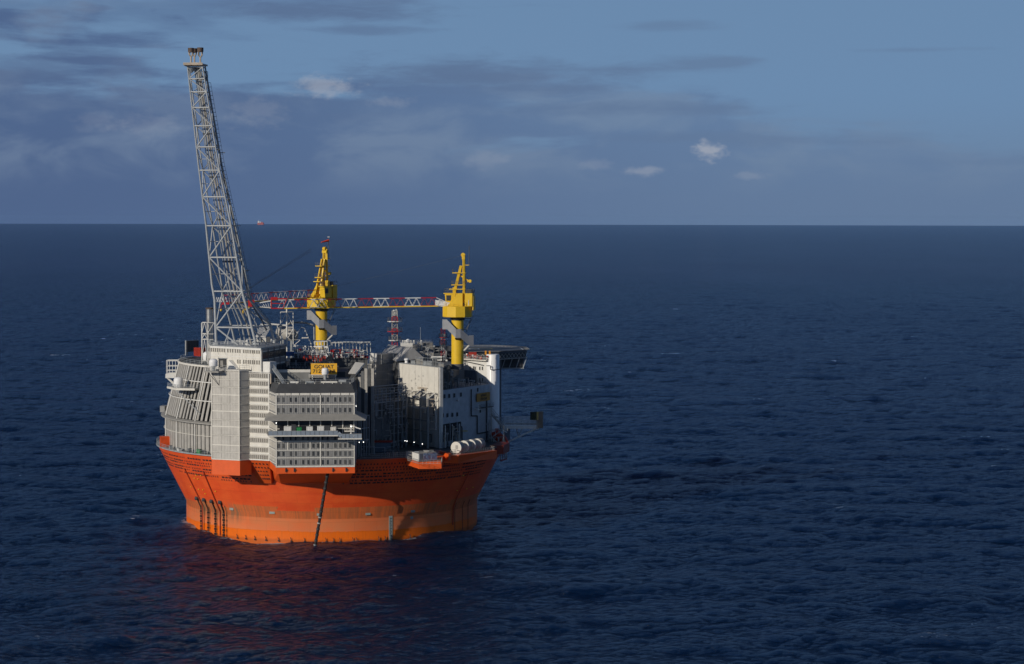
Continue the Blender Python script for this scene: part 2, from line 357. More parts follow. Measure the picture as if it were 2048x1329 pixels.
class Face:                                             # a vertical wall plane from p0 (left) to p1 (right) as seen from outside
    def __init__(s, p0, p1):
        s.o = Vector((p0[0], p0[1], 0)); d = Vector((p1[0]-p0[0], p1[1]-p0[1], 0)); s.len = d.length; s.u = d.normalized()
        s.n = Vector((s.u.y, -s.u.x, 0)); s.rz = math.atan2(s.u.y, s.u.x)
    def p(s, u, v, w_=0): return s.o+s.u*u+s.n*w_+Vector((0,0,v))
    def box(s, name, parent, u0, u1, v0, v1, w0, w1, m):
        return ibox(name, parent, s.p((u0+u1)/2, (v0+v1)/2, (w0+w1)/2), (u1-u0, w1-w0, v1-v0), m, s.rz)
    def mbox(s, mb, u0, u1, v0, v1, w0, w1):
        q = [s.p(u0,v0,w1), s.p(u1,v0,w1), s.p(u1,v0,w0), s.p(u0,v0,w0)]
        return mb.hexa(q, [x+Vector((0,0,v1-v0)) for x in q])
    def upx(s, px, y=None):                             # distance along the wall at a column of the photograph
        d = ray(px, 800); a, b = s.o.x-CAM.x, s.o.y-CAM.y
        return (a*d.y-b*d.x)/(s.u.y*d.x-s.u.x*d.y)
    def vpy(s, py, u=0):                                # height at a row of the photograph
        q = s.p(u, 0); px = 1024+FPX*((q-CAM).dot(Rt)/(q-CAM).dot(Fw))
        return W(px, py, q.y).z
WIN = {}
def window(F, parent, u, v, ww, hh, pane, frame, name='window', w0=.02):
    k = (round(ww,2), round(hh,2), pane.name, frame.name)
    if k not in WIN:
        mb = MB(); t_ = min(.08, ww*.10)
        mb.box(-ww/2+t_, ww/2-t_, -.04, .02, -hh/2+t_, hh/2-t_)
        a = len(mb.f)
        mb.box(-ww/2, -ww/2+t_, -.1, .02, -hh/2, hh/2); mb.box(ww/2-t_, ww/2, -.1, .02, -hh/2, hh/2)
        mb.box(-ww/2+t_, ww/2-t_, -.1, .02, hh/2-t_, hh/2); mb.box(-ww/2+t_, ww/2-t_, -.1, .02, -hh/2, -hh/2+t_)
        me = bpy.data.meshes.new('window_piece'); me.from_pydata(mb.v, [], mb.f); me.update()
        me.materials.append(pane); me.materials.append(frame)
        for i, p_ in enumerate(me.polygons): p_.material_index = 0 if i < a else 1
        WIN[k] = me
    o = bpy.data.objects.new(name, WIN[k]); put(o, parent)
    o.location = F.p(u, v, w0)-base_of(parent); o.rotation_euler = (0,0,F.rz); return o
def rail(parent, pts, m=None, h=1.1, step=1.6, name='railing', r=.045, mids=2):
    mb = MB()
    for a, b in zip(pts, pts[1:]):
        a, b = Vector(a), Vector(b); n = max(1, round((b-a).length/step))
        for i in range(n+1):
            q = a.lerp(b, i/n); mb.tube(q, q+Vector((0,0,h)), r, 4)
        for j in range(mids+1):
            z = Vector((0,0,h*(1-j*.42))); mb.tube(a+z, b+z, r, 4)
    return mb.build(name, m or steel, parent)
def dome(parent, c, r, hcyl, name='dome', m=None):      # cylinder with a rounded cap, base centre c
    prof = [(0.01,0),(r*.86,0),(r,.25*r),(r,hcyl)]+[(r*math.cos(R(a)), hcyl+r*.62*math.sin(R(a))) for a in range(10, 90, 10)]+[(0.01, hcyl+r*.62)]
    return MB().lathe(prof, c, 24).build(name, m or domew, parent, smooth=True)
def polar(r, th, z=0):                                  # th: degrees from the side facing the camera, positive to the left
    return Vector((-r*math.sin(R(th)), -r*math.cos(R(th)), z))

# ---------------------------------------------------------------- the sea
def sea():
    rs = np.random.RandomState(5)
    def tile(n, size, wind, amp, lo, hi, spread=2):
        k = np.fft.fftfreq(n, d=size/n)*2*np.pi; kx, ky = np.meshgrid(k, k, indexing='ij'); kk = np.hypot(kx, ky); kk[0,0] = 1
        Lw = 16.0; P = np.exp(-1/(kk*Lw)**2)/kk**3.7
        cs = (kx*math.cos(wind)+ky*math.sin(wind))/kk; P *= (.04+np.abs(cs)**spread)
        lam = 2*np.pi/kk; P *= (lam > lo)*(lam < hi); P[0,0] = 0
        h = (rs.normal(size=(n,n))+1j*rs.normal(size=(n,n)))*np.sqrt(P)
        z = np.fft.ifft2(h).real; z /= z.std()
        # sharpen the crests by pulling vertices horizontally
        f = np.fft.fft2(z); dx = np.fft.ifft2(-1j*kx/kk*f).real; dy = np.fft.ifft2(-1j*ky/kk*f).real
        return z*amp, dx*amp, dy*amp
    T = [(tile(512, 331.0, R(78), .46, 1.6, 70, 5), 331.0, 0.0), (tile(512, 211.0, R(104), .22, 1.2, 24, 2), 211.0, R(23)), (tile(256, 997.0, R(66), .24, 25, 200, 4), 997.0, R(-9))]
    def samp(arr, size, x, y):
        n = arr.shape[0]; fx = (x/size % 1)*n; fy = (y/size % 1)*n
        i = np.floor(fx).astype(int) % n; j = np.floor(fy).astype(int) % n; a = fx-np.floor(fx); b = fy-np.floor(fy)
        i1 = (i+1) % n; j1 = (j+1) % n
        return arr[i,j]*(1-a)*(1-b)+arr[i1,j]*a*(1-b)+arr[i,j1]*(1-a)*b+arr[i1,j1]*a*b
    ang = np.arange(-16.5, 25.5, .056)*math.pi/180
    rad = [390.0]
    while rad[-1] < 4200: rad.append(rad[-1]*(1.00175 if rad[-1] < 1100 else 1.0042))
    while rad[-1] < 40500: rad.append(rad[-1]*1.07)
    rad = np.array(rad); A, D = np.meshgrid(ang, rad)
    X = np.sin(A)*D; Y = np.cos(A)*D-700
    fade = np.clip((4200-D)/2000, 0, 1)*np.clip((D-390)/25, 0, 1)*np.clip((A-ang[0])/.02, 0, 1)*np.clip((ang[-1]-A)/.02, 0, 1)
    Z = np.zeros_like(X); DX = np.zeros_like(X); DY = np.zeros_like(X)
    for (z, dx, dy), size, rot in T:
        c, s_ = math.cos(rot), math.sin(rot); x = X*c+Y*s_; y = -X*s_+Y*c
        Z += samp(z, size, x, y); a = samp(dx, size, x, y); b = samp(dy, size, x, y)
        DX += a*c-b*s_; DY += a*s_+b*c
    # calmer where the hull shelters it
    X2 = X+DX*fade*1.1; Y2 = Y+DY*fade*1.1; Z2 = Z*fade
    nr, nc = X.shape
    V = np.stack([X2, Y2, Z2], -1).reshape(-1, 3); crest = np.clip(Z/.9, -1, 1.5).reshape(-1)
    idx = np.arange(nr*nc).reshape(nr, nc)
    Fq = np.stack([idx[:-1,:-1], idx[:-1,1:], idx[1:,1:], idx[1:,:-1]], -1).reshape(-1, 4)
    # the rest of the sea all the way round, coarse
    ang2 = np.linspace(ang[-1], ang[0]+2*math.pi, 60); rad2 = np.array([390.0, 900, 2500, 8000, rad[-1]])
    A2, D2 = np.meshgrid(ang2, rad2); V2 = np.stack([np.sin(A2)*D2, np.cos(A2)*D2-700, 0*A2], -1).reshape(-1, 3)
    i2 = np.arange(A2.size).reshape(A2.shape)+len(V)
    F2 = np.stack([i2[:-1,:-1], i2[:-1,1:], i2[1:,1:], i2[1:,:-1]], -1).reshape(-1, 4)
    k = len(V)+len(V2); a3 = np.linspace(0, 2*math.pi, 97)[:-1]
    V3 = np.concatenate([np.stack([np.sin(a3)*391, np.cos(a3)*391-700, 0*a3-.02], -1), [[0, -700, -.02]]])
    F3 = np.array([[k+i, k+(i+1) % 96, k+96, k+96] for i in range(96)])
    V = np.concatenate([V, V2, V3]); crest = np.concatenate([crest, np.zeros(len(V2)+len(V3))])
    me = bpy.data.meshes.new('sea'); nq = len(Fq)+len(F2)
    me.vertices.add(len(V)); me.vertices.foreach_set('co', V.astype(np.float32).ravel())
    loops = np.concatenate([Fq.ravel(), F2.ravel(), F3[:,:3].ravel()])
    me.loops.add(len(loops)); me.loops.foreach_set('vertex_index', loops.astype(np.int32))
    tot = np.concatenate([np.full(nq, 4), np.full(96, 3)]); st = np.concatenate([[0], np.cumsum(tot)[:-1]])
    me.polygons.add(len(tot)); me.polygons.foreach_set('loop_start', st.astype(np.int32)); me.polygons.foreach_set('loop_total', tot.astype(np.int32))
    me.update(calc_edges=True); me.validate()
    at = me.attributes.new('crest', 'FLOAT', 'POINT'); at.data.foreach_set('value', crest.astype(np.float32))
    me.shade_smooth(); me.materials.append(seam)
    o = bpy.data.objects.new('sea', me); COL.objects.link(o); o['kind'] = 'structure'
    print('sea quads', nq)
sea()

# ================================================================ THE PLATFORM
DZ = 24.9                                                # deck height
def hullr(z): return 45 if z < 7.6 else min(53.3, 45+8.3*(z-7.6)/(24.2-7.6))
hull = thing('platform_hull', 'huge round orange hull flaring outward, floating in the sea', 'platform hull', (0,0,0))
MB().lathe([(0.1,-8),(44,-8),(45,-6),(45,0),(45,7.6),(53.3,24.2),(53.3,DZ),(52.6,DZ),(52.6,24.6),(0.1,24.6)], n=160).build('hull_shell', hullm, hull, smooth=True)
MB().lathe([(0.1,24.5),(52.6,24.5),(52.6,24.75),(0.1,24.75)], n=96).build('deck_plating', deckm, hull)
MB().lathe([(52.5,DZ+.01),(54.1,DZ+.01),(54.1,DZ+.3),(52.5,DZ+.3)], n=120, a0=140, a1=238).build('edge_walkway', steel, hull)
MB().lathe([(52.5,DZ+.01),(53.8,DZ+.01),(53.8,DZ+.3),(52.5,DZ+.3)], n=120, a0=-60, a1=139).build('edge_walkway', dgrey, hull)
for a0, a1 in ((36, 120), (-60, -9)):
    rail(hull, [polar(54.0 if a0 > 0 else 53.6, a, DZ+.3) for a in np.arange(a0, a1, 3)], step=1.5, m=steel if a0 > 0 else dgrey)
# rows of small drain holes and slots in the flare under the deck
hs = MB()
def on_hull(th, z, out=0.0):
    return polar(hullr(z)+out, th, z)
r5 = random.Random(3)
for k in range(7):
    z = 23.2-k*.95-(.15 if k % 2 else 0); th = -62.0
    while th < 84:
        run = r5.random() < .5
        for q in range(5):
            wd = 1.0 if run else .36
            if not (-3 < th < 28) and not (28 <= th < 41 and z > 19.5) and not (th > 41 and z < 18.0+max(0, (th-60)*.06)):
                a = on_hull(th, z, .03); b = on_hull(th-wd/52*57.3, z, .03)
                hs.hexa([a, b, b*.992+Vector((0,0,z*.008)), a*.992+Vector((0,0,z*.008))],
                        [x+Vector((0,0,.50)) for x in (on_hull(th,z,.24), on_hull(th-wd/52*57.3,z,.24), b*.992, a*.992)])
            th += (1.45 if run else 1.05)
        th += r5.random()*1.0
o = hs.build('drain_hole', gap, hull); tag(o, kind='stuff')
# slanting fender pipes on the flare
for pts in (((369,938),(405,1011)), ((407,945),(440,1024))):
    pr = []
    for i in range(6):
        px = pts[0][0]+(pts[1][0]-pts[0][0])*i/5; py = pts[0][1]+(pts[1][1]-pts[0][1])*i/5
        z = 20.5-i*2.9; q = W(px, py, -25)
        for _ in range(12):
            q = W(px, py, q.y); rr = hullr(max(0, q.z))+.25; q.y = -math.sqrt(max(1, rr*rr-q.x*q.x))
        pr.append(W(px, py, q.y))
    pr.append(Vector((pr[-1].x*1.0, pr[-1].y, .3)))
    MB().path(pr, .17, 8).build('caisson_pipe', mat('dull_red_paint', (.36,.045,.015), .5), hull)
pr = []
for px, py in ((940,942),(930,962),(921,980),(911,1003),(907,1014),(905.5,1050)):
    q = W(px, py, -30)
    for _ in range(14):
        q = W(px, py, q.y); rr = hullr(max(0, q.z))+.25; q.y = -math.sqrt(max(1, rr*rr-q.x*q.x))
    pr.append(q)
MB().path(pr, .18, 8).build('caisson_pipe', mat('dull_red_paint', (.36,.045,.015), .5), hull)
def on_px(px, py, out=.3):
    q = W(px, py, -35)
    for _ in range(16):
        q = W(px, py, q.y); rr = hullr(max(0, q.z))+out; q.y = -math.sqrt(max(1, rr*rr-q.x*q.x))
    return W(px, py, q.y)
# lifting lugs, draught plates, studs along the waterline
for px, py in ((389,957),(392.5,951),(402,951.5),(396,958.5),(382,974),(397.5,979),(406,980),(410.5,988),(431,983),(926.5,951.5),(914.5,981.5),(933.5,978),(946,975)):
    q = on_px(px, py, .15); ibox('lifting_lug', hull, q, (.38,.25,.22), yellow, math.atan2(q.x, -q.y))
for px, py, ww in ((463,1018,1.5),(544,1025.5,1.7),(638,1029,1.3),(736,1028,1.5),(826,1022.5,1.4),(823.5,1036,.9)):
    q = on_px(px, py, .06); ibox('draught_plate', hull, q, (ww,.12,.8), mat('plate_grey', (.27,.30,.27), .6), math.atan2(q.x, -q.y))
q = on_px(781.5, 1050, .06)
ruler = MB(); ruler.box(-.55,.55,-.05,.08,-.3,7.1)
ro = ruler.build('draught_scale', mat('plate_grey', (.27,.30,.27)), hull, local=True); ro.location = (q.x, q.y, 0); ro.rotation_euler = (0,0,math.atan2(q.x,-q.y)); BASE[ro.name] = Vector((0,0,0))
tk = MB()
for i in range(13): tk.box(-.3,.3-(.25 if i%2 else 0),-.09,-.055,.3+i*.5,.5+i*.5)
to = tk.build('draught_mark', dark, ro, local=True); tag(to, kind='stuff')
for px in (474,491,509,531,556,581,608,651,666,679,705,712,757,770,783,820):
    x = (px-664)*655/FPX; y = -math.sqrt(45.3**2-x*x); x = (px-664)*(700+y)/FPX; y = -math.sqrt(45.3**2-x*x)
    mb = MB().bar((x,y,.1),(x,y,1.0),.14,.14).bar((x,y,.8),(x-.2,y-.2,1.3),.13,.13).box(x-.22,x+.22,y-.25,y+.1,.0,.35)
    mb.build('mooring_stud', dark, hull)
# mooring chains on the left side
for px, py, r_, th_ in ((393.5,997,.26,1),(408,1000,.26,1),(423,1003,.30,1),(440,1005,.32,1),(402,1010,.11,0),(417,1014,.11,0),(432,1018,.11,0),(448.5,1012,.11,0)):
    q = on_px(px, py, .25); mb = MB()
    if th_: MB().lathe([(.01,-.5),(.55,-.5),(.7,0),(.55,.5),(.01,.5)], (q.x,q.y,q.z), 10).build('fairlead', dark, hull)
    x, y = q.x, q.y; rr = math.hypot(x, y); s_ = 45.35/rr; zt = min(q.z, 8.0)
    pts = [q, Vector((x*s_, y*s_, zt-.4))]; mb.path(pts, r_*.6, 6)
    z = zt-.4; i = 0
    while z > -1.2:
        ww = r_ if i % 2 else r_*.55
        mb.box(x*s_-ww, x*s_+ww, y*s_-ww*.6, y*s_+ww*.6, z-.62, z-.05); mb.box(x*s_-.05, x*s_+.05, y*s_-.05, y*s_+.05, z-.8, z); z -= .75; i += 1
    mb.build('mooring_chain', chainm, hull)
# stripes of colour and the mooring chains on the shaded right side
for a in (-54,-60,-65):
    q = polar(45.3, a, 0); MB().path([polar(hullr(9)+.2, a, 9), polar(45.3, a, 7.4), polar(45.3, a, -1)], .09, 6).build('mooring_chain', mat('rusty_chain', (.16,.04,.02), .7), hull)

# ---- sponsons that carry the overhanging buildings
A_, B_, C_ = Vector((-34.6,-49.2,0)), Vector((-26.4,-53.2,0)), Vector((-23.7,-51.1,0))
E_ = Vector((-17.9,-54.3,0)); FL, FR = Vector((-15.95,-63.5,0)), Vector((6.30,-63.5,0))
MB().prism([A_.xy, B_.xy, (-23.2,-50.6), (-24,-40), (-32,-40)], 20.55, DZ-.02).build('tower_sponson', orange, hull)
MB().prism([(-20.9,-46.6),(-17.6,-47.9),(-16,-44),(-21,-42)], 17.6, DZ-.02, top=[(-26.2,-49.6),(-18.0,-54.2),(-14,-46),(-24,-44)]).build('corner_sponson', orange, hull)
MB().prism([FL.xy, FR.xy, (7.2,-50), (-17.9,-54.3)], [22.2,22.2,22.2,22.9], [24.2,24.2,24.6,24.88]).build('quarters_sponson', orange, hull)
MB().prism([(-14.9,-49.5),(4.6,-50.2),(6,-45),(-17,-45)], 17.9, [22.19,22.19,22.19,22.3], top=[(-15.3,-61),(5.7,-61),(6.9,-50),(-17.0,-53)]).build('sponson_bracket', orange, hull)
FQ = Face(FL, FR)
for px in (571,588,665,691.5):
    u = FQ.upx(px); mb = MB(); FQ.mbox(mb, u-.12, u+.12, 22.7, 23.8, 0, .35); FQ.mbox(mb, u+.12, u+.5, 23.0, 23.4, 0, .25); mb.build('padeye', dark, hull)
hb = MB(); tp0, tp1 = Vector((-26.2,-49.6,24.88)), Vector((-18.0,-54.2,24.88)); bp0, bp1 = Vector((-20.9,-46.6,17.6)), Vector((-17.6,-47.9,17.6))
nf = (tp1-tp0).cross(bp1-tp0).normalized(); nf = nf if nf.y < 0 else -nf
for j in range(5):
    t_ = .14+j*.16
    for i in range(5 if j < 2 else 4):
        s_ = .36+.135*i+j*.03; q = tp0.lerp(tp1, s_).lerp(bp0.lerp(bp1, s_), t_); u_ = (tp1-tp0).normalized()*.2; v_ = (bp0-tp0).normalized()*.2
        hb.hexa([q-u_-v_-nf*.2, q+u_-v_-nf*.2, q+u_+v_-nf*.2, q-u_+v_-nf*.2], [q-u_-v_+nf*.22, q+u_-v_+nf*.22, q+u_+v_+nf*.22, q-u_+v_+nf*.22])
hb.build('limber_hole', gap, hull)
# right side sponsons
def gpoly(pts, z): return [G(px, py, z).xy for px, py in pts]
c1 = gpoly([(813,923),(838,931.5),(883,931),(884,925)], 23.9)
MB().prism([c1[0],c1[1],c1[2],(c1[3][0],c1[3][1]),(33,-36),(21,-46)], 22.9, DZ).build('crate_sponson', orange, hull)
c2 = gpoly([(877,908),(897,915),(898,906)], DZ)
MB().prism([c2[0],c2[1],(c2[1][0]+.9,c2[1][1]+2.5),(c2[0][0]+.6,c2[0][1]+2)], 23.9, DZ+.9).build('sponson_flange', orange, hull)
MB().prism([polar(53,-37).xy, polar(56.4,-40.5).xy, polar(57.6,-58).xy, polar(53,-60).xy], 22.6, DZ+.1, top=[polar(53,-36).xy, polar(57.2,-40).xy, polar(57.6,-58.5).xy, polar(53,-61).xy]).build('drum_sponson', orange, hull)
MB().prism([polar(52,-66).xy, polar(55.5,-69).xy, polar(55.5,-78).xy, polar(52,-82).xy], 22.8, DZ+.6).build('lifeboat_sponson', mat('dark_red_paint', (.22,.03,.015), .5), hull)

# ---------------------------------------------------------------- pull-in hose at the front
ps = thing('hanging_pipe', 'long black banded pipe hanging from the quarters down into the sea', 'pipe', (-5.4,-60,0))
pa, pb = Vector((-1.2,-61.5,22.9)), Vector((-5.6,-60,-2.5)); mb = MB().tube(pa, pb, .42, 12); mb.build('pipe_string', chainm, ps, smooth=True)
for k in range(13):
    q = pa.lerp(pb, .07+k*.066); d = (pb-pa).normalized()
    MB().tube(q-d*.16, q+d*.16, .55, 12).build('collar', panelg if k in (7, 8) else dark, ps)
q = pa.lerp(pb, .86); MB().tube(q-(pb-pa).normalized()*.5, q+(pb-pa).normalized()*.5, .5, 10).build('sleeve', steel, ps)

# ---------------------------------------------------------------- stair tower on the left of the quarters
st = thing('stair_tower', 'tall beige windowless tower with white bands at the left of the quarters', 'tower', (-29,-49,DZ))
TZ = 50.6
MB().prism([A_.xy*0.9985, (B_*.9985).xy, (C_*.998).xy, (-23.5,-44), (-31,-42)], DZ, TZ).build('tower_wall', beige, st)
F1 = Face(A_, B_); F2_ = Face(B_, C_+Vector((.05,.03,0)))
bands = [F1.vpy(670+v/4.923, 4) for v in (440,515,590,680,752,838,903,988,1085,1155)]+[DZ+.15]
for i, z in enumerate(bands):
    th = .30 if i in (2,4,6,8,10) else .17
    F1.box('band', st, 0, F1.len, z-th/2, z+th/2, 0, .14, cream); F2_.box('band', st, 0, F2_.len, z-th/2, z+th/2, 0, .14, cream)
allz = [TZ-.3]+bands
for a, b in zip(allz, allz[1:]):
    for k in range(3):
        u0 = .25+k*(F1.len-.5)/3; F1.box('cladding_panel', st, u0+.03, u0+(F1.len-.5)/3-.03, b+.17, a-.17, 0, .06+.02*((k*7+int(a*3)) % 2), beige)
    F2_.box('cladding_panel', st, .12, F2_.len-.05, b+.17, a-.17, 0, .05, beige)
for F_, u in ((F1,.12),(F1,F1.len-.12)): F_.box('corner_post', st, u-.13, u+.13, DZ, TZ, 0, .2, cream)
MB().prism([(A_*1.004).xy, (B_*1.004).xy, (C_*1.004).xy, (-23.5,-44), (-31,-42)], TZ, TZ+.25).build('roof_slab', cream, st)
rail(st, [A_.lerp(B_,.02)+Vector((0,0,TZ+.25)), B_+Vector((0,.2,TZ+.25)), C_+Vector((0,.2,TZ+.25))], h=1.2)
# the lit wedge on the roof
a, b, c = W(457,721,-46), W(455,740,-46), W(476,740,-47.5)
MB().add([a,b,c,a+Vector((1.6,1.2,0)),b+Vector((1.6,1.2,0)),c+Vector((1.6,1.2,0))],[(0,1,2),(3,5,4),(0,3,4,1),(1,4,5,2),(0,2,5,3)]).build('stair_hood', white, st)
# radome platform at its left corner
pz = TZ-.1; rp = thing('radome_bracket', 'railed steel bracket platform sticking out left of the tower top', 'platform', (-36.5,-48.5,pz))
pp = [Vector((-36.5,-51.6)), Vector((-32.4,-53.4)), Vector((-30.6,-50.4)), Vector((-35.2,-48.4))]
MB().prism(pp, pz-.35, pz).build('platform_deck', canopy, rp); rail(rp, [Vector((*p,pz)) for p in (pp[3],pp[0],pp[1],pp[2])], step=1.2)
for px0, px1, y0_, y1_ in ((414,438,743,771),(440,438,745,771)): MB().tube(W(px0,y0_,-50.4), W(px1,y1_,-50.4), .08, 6).build('brace', dark, rp)
rd = thing('radome', 'white rounded radome on a stalk above the bracket at the tower corner', 'radome', Vector((-33.9,-51.2,pz)), 'satellite domes')
q = Vector((-33.9,-51.2,pz)); dome(rd, q+Vector((0,0,1.35)), 1.25, 1.45); MB().tube(q, q+Vector((0,0,1.6)), .35, 10, .75).build('pedestal', steel, rd)
cb = thing('equipment_hut', 'small dark equipment hut behind the radome on the tower roof', 'hut', G(447,735,TZ+.3))
q = G(449,736,TZ+.3); MB().box(q.x-1.7,q.x+1.5,q.y,q.y+3,q.z,q.z+2.6).build('hut_wall', roofg, cb); MB().box(q.x-1.9,q.x+1.7,q.y-.2,q.y+3,q.z+2.6,q.z+2.8).build('hut_roof', steel, cb)
MB().box(q.x-1.2,q.x-.4,q.y-.08,q.y+.0,q.z+.1,q.z+2.1).build('door', canopy, cb)

# ---------------------------------------------------------------- office tower between stair tower and quarters
of = thing('office_building', 'narrow beige building with eleven rows of slit windows beside the stair tower', 'building', (-20,-50,DZ))
OZ = 49.9; C2 = Vector((-26.5,-49.6,0)); F3 = Face(C2, E_)
MB().prism([C2.xy, E_.xy, (-16.5,-44), (-24,-40)], DZ, OZ).build('wall', cream, of)
wy = [751.7,767,782.7,799,815.5,830.7,845.5,861.5,880.7,899.6,914.2]
for j, py in enumerate(wy):
    zc = F3.vpy(py, 6)
    for px in (495.8,500,504.3,508.4,512.6,516.9,521.3,525.6,529.8,534.1): window(F3, of, F3.upx(px), zc, .38, 1.18, shade, cream, w0=.12)
    F3.box('cladding_panel', of, .2, F3.len-.3, zc-.75, zc+.75, 0, .07, beige)
    F3.box('band', of, 0, F3.len, zc+.95, zc+1.15, 0, .16, white)
F3.box('corner_post', of, F3.len-.22, F3.len, DZ, OZ, 0, .18, white); F3.box('base_band', of, 0, F3.len, DZ, DZ+.28, 0, .2, white)

# ---------------------------------------------------------------- flare base house (upper building)
fb = thing('flare_base_house', 'pale flat-roofed upper house with slit windows carrying the flare tower', 'building', (-24,-42,49))
P0, P1 = Vector((-35.3,-38.6,0)), Vector((-20.15,-53,0)); P2 = Vector((-13.7,-33,0)); HZ0, HZ1 = 48.6, 57.0
MB().prism([P0.xy, P1.xy, P2.xy, (-22,-14), (-37,-22)], HZ0, HZ1).build('wall', cream, fb)
F4 = Face(P0, P1); F5 = Face(P1, P2)
for py0, pxs in ((0, (419.5,423.8,428,432.3,436.6,440.8,445.3,449.8, 456.8,461.8,466.5,471.8,476.5,481, 488.5,493,497,501.5,506,510,514.8,519.3)),
                 (1, (419.5,476.7,481, 488.5,493,497.5,501.5,506,510,514.8,519.3))):
    for px in pxs:
        u = F4.upx(px); f = (px-417)/106.5; py = (699.3+f*4.8) if py0 == 0 else (721+f*4.5)
        window(F4, fb, u, F4.vpy(py, u), .5, 1.25, shade, cream, w0=.1)
for px in (454, 485.5, 523): u = F4.upx(px); F4.box('mullion', fb, u-.11, u+.11, HZ0, HZ1-.1, 0, .14, white)
zb = F4.vpy(713.5, 10)
F4.box('band', fb, 0, F4.len, zb-.12, zb+.12, 0, .12, white); F4.box('roof_edge', fb, 0, F4.len, HZ1-.55, HZ1, 0, .3, white)
for k in range(7):
    u0 = .3+k*(F4.len-.6)/7; F4.box('cladding_panel', fb, u0+.04, u0+(F4.len-.6)/7-.04, zb+.2, HZ1-.62, 0, .06, cream)
    F4.box('cladding_panel', fb, u0+.04, u0+(F4.len-.6)/7-.04, HZ0+.1, zb-.2, 0, .06, cream)
for zc, n in ((HZ1-2.1, 5), (HZ1-6.3, 5)):
    F5.box('glazed_strip', fb, .4, F5.len-.2, zc-1.1, zc+1.0, 0, .05, dark)
    for k in range(n*3): u = .9+k*(F5.len-1.8)/(n*3-1); window(F5, fb, u, zc, .9, 1.6, glass, dgrey, w0=.14)
for k in range(5): u = .2+k*(F5.len-.4)/4; F5.box('mullion', fb, u-.12, u+.12, HZ0, HZ1, 0, .2, dgrey)
F5.box('cladding_panel', fb, .1, F5.len-.1, HZ1-4.8, HZ1-3.4, 0, .1, greyc)
F5.box('cladding_panel', fb, .1, F5.len-.1, HZ1-.8, HZ1-.1, 0, .12, greyc)
MB().prism([(P0*1.006).xy, (P1*1.006).xy, (P2*1.01).xy, (-22,-14), (-37,-22)], HZ1, HZ1+.2).build('roof_slab', steel, fb)
rail(fb, [Vector((-36.8,-24,HZ1+.2)), P0+Vector((0,0,HZ1+.2)), P0.lerp(P1,.93)+Vector((0,0,HZ1+.2)), P0.lerp(P1,.93)+Vector((3,3,HZ1+.2))], h=1.3, step=1.4)
rail(fb, [P1+Vector((1,3,HZ1+.2)), P2+Vector((0,0,HZ1+.2)), Vector((-20,-16,HZ1+.2))], h=1.3, step=1.6, m=dgrey)
nb = thing('wall_cabinet', 'blank white box cabinet at the right end of the flare base house', 'cabinet', (-18.8,-53,49.9))
Fb = Face(W(524,730,-52.6), W(540,730,-54.3)); mb = MB(); Fb.mbox(mb, 0, Fb.len, 49.9, 53.25, -3, 0); mb.build('cabinet_body', white, nb)
Fb.box('cabinet_door', nb, .15, Fb.len-.15, 50.1, 53.05, .01, .06, white); Fb.box('gutter_post', nb, Fb.len+.02, Fb.len+.35, 47.0, 49.9, -.5, 0, rusty)

# ---------------------------------------------------------------- living quarters
lq = thing('living_quarters', 'grey boxy living quarters with white bands and rows of slit windows overhanging the bow', 'building', (-5,-60,DZ))
QZ = 45.0
MB().prism([FL.xy, FR.xy, (7.2,-45), (-16,-45), E_.xy], [24.21,24.21,24.7,24.9,24.9], QZ).build('wall', greyc, lq)
F6 = Face(E_, FL); F7 = Face(FR, (7.2,-45))
MB().prism([FL.xy, FR.xy, (7.2,-45), (-16,-45), E_.xy], QZ, 47.4, top=[(-15.0,-61.0),(5.5,-61.0),(6.6,-45),(-16,-45),(-17.2,-54)]).build('sloping_roof', roofg, lq)
def zq(py): return FQ.vpy(py, 11)
rows = [(799.5,0),(820.5,0),(876,0),(891.5,0),(907.5,0),(924.5,0)]
uxs = [FQ.upx(480+x/4.2857) for x in (328,370,433,476,540,583,625,668,707,750,815,857,899,940)]
for py, _ in rows:
    for u in uxs: window(FQ, lq, u, zq(py), .50, 1.22, (glass, shade2, glass, dgrey, shade2)[int(u*7+py*3) % 5], shade2, w0=.13)
for py, h in ((788.8,.62),(809.3,.22),(882.8,.25),(900.5,.22),(915.7,.22),(933.2,.42)):
    FQ.box('band', lq, 0, FQ.len, zq(py)-h/2, zq(py)+h/2, 0, .22, cream)
for px, h in ((552.2,.36),(641,.28),(708.3,.26)):
    u = FQ.upx(px); FQ.box('corner_post', lq, max(0,u-h/2), min(FQ.len,u+h/2), 24.21, QZ, 0, .26, cream)
for px in (575.2, 620): u = FQ.upx(px); FQ.box('mullion', lq, u-.15, u+.15, zq(900), zq(883.3), 0, .2, cream)
zz = [zq(792), zq(809.3), zq(828)]; z2 = [zq(882.8), zq(900.5), zq(915.7), zq(931.3)]
for lst in (zz, z2):
    for a, b in zip(lst, lst[1:]):
        for k in range(14):
            u0 = .35+k*(FQ.len-.7)/14; FQ.box('cladding_panel', lq, u0+.02, u0+(FQ.len-.7)/14-.02, b+.14, a-.14, 0, .07+.025*((k+int(b)) % 2), greyc)
for k, px in enumerate((558,570,582,599,620,641,661,681,699)):
    u = FQ.upx(px); FQ.box('gutter_joint', lq, u-.06, u+.06, zq(790.5), zq(786.6), .22, .28, dark)
for i, z in enumerate([DZ+.2]+[zq(p) for p in (915.7,900.5,882.8,862,845,828,809.3,789)]): F6.box('band', lq, 0, F6.len, z-.13, z+.13, 0, .15, cream)
for i, z in enumerate([DZ+1.4]+[zq(p) for p in (907.5,891.5,876,853,836.5,818,799.5)]):
    F6.box('cladding_panel', lq, .2, F6.len-.2, z-.85, z+.85, 0, .07, beige)
    for k in range(5): window(F6, lq, 1.2+k*1.75, z, .5, 1.1, shade, cream, w0=.12)
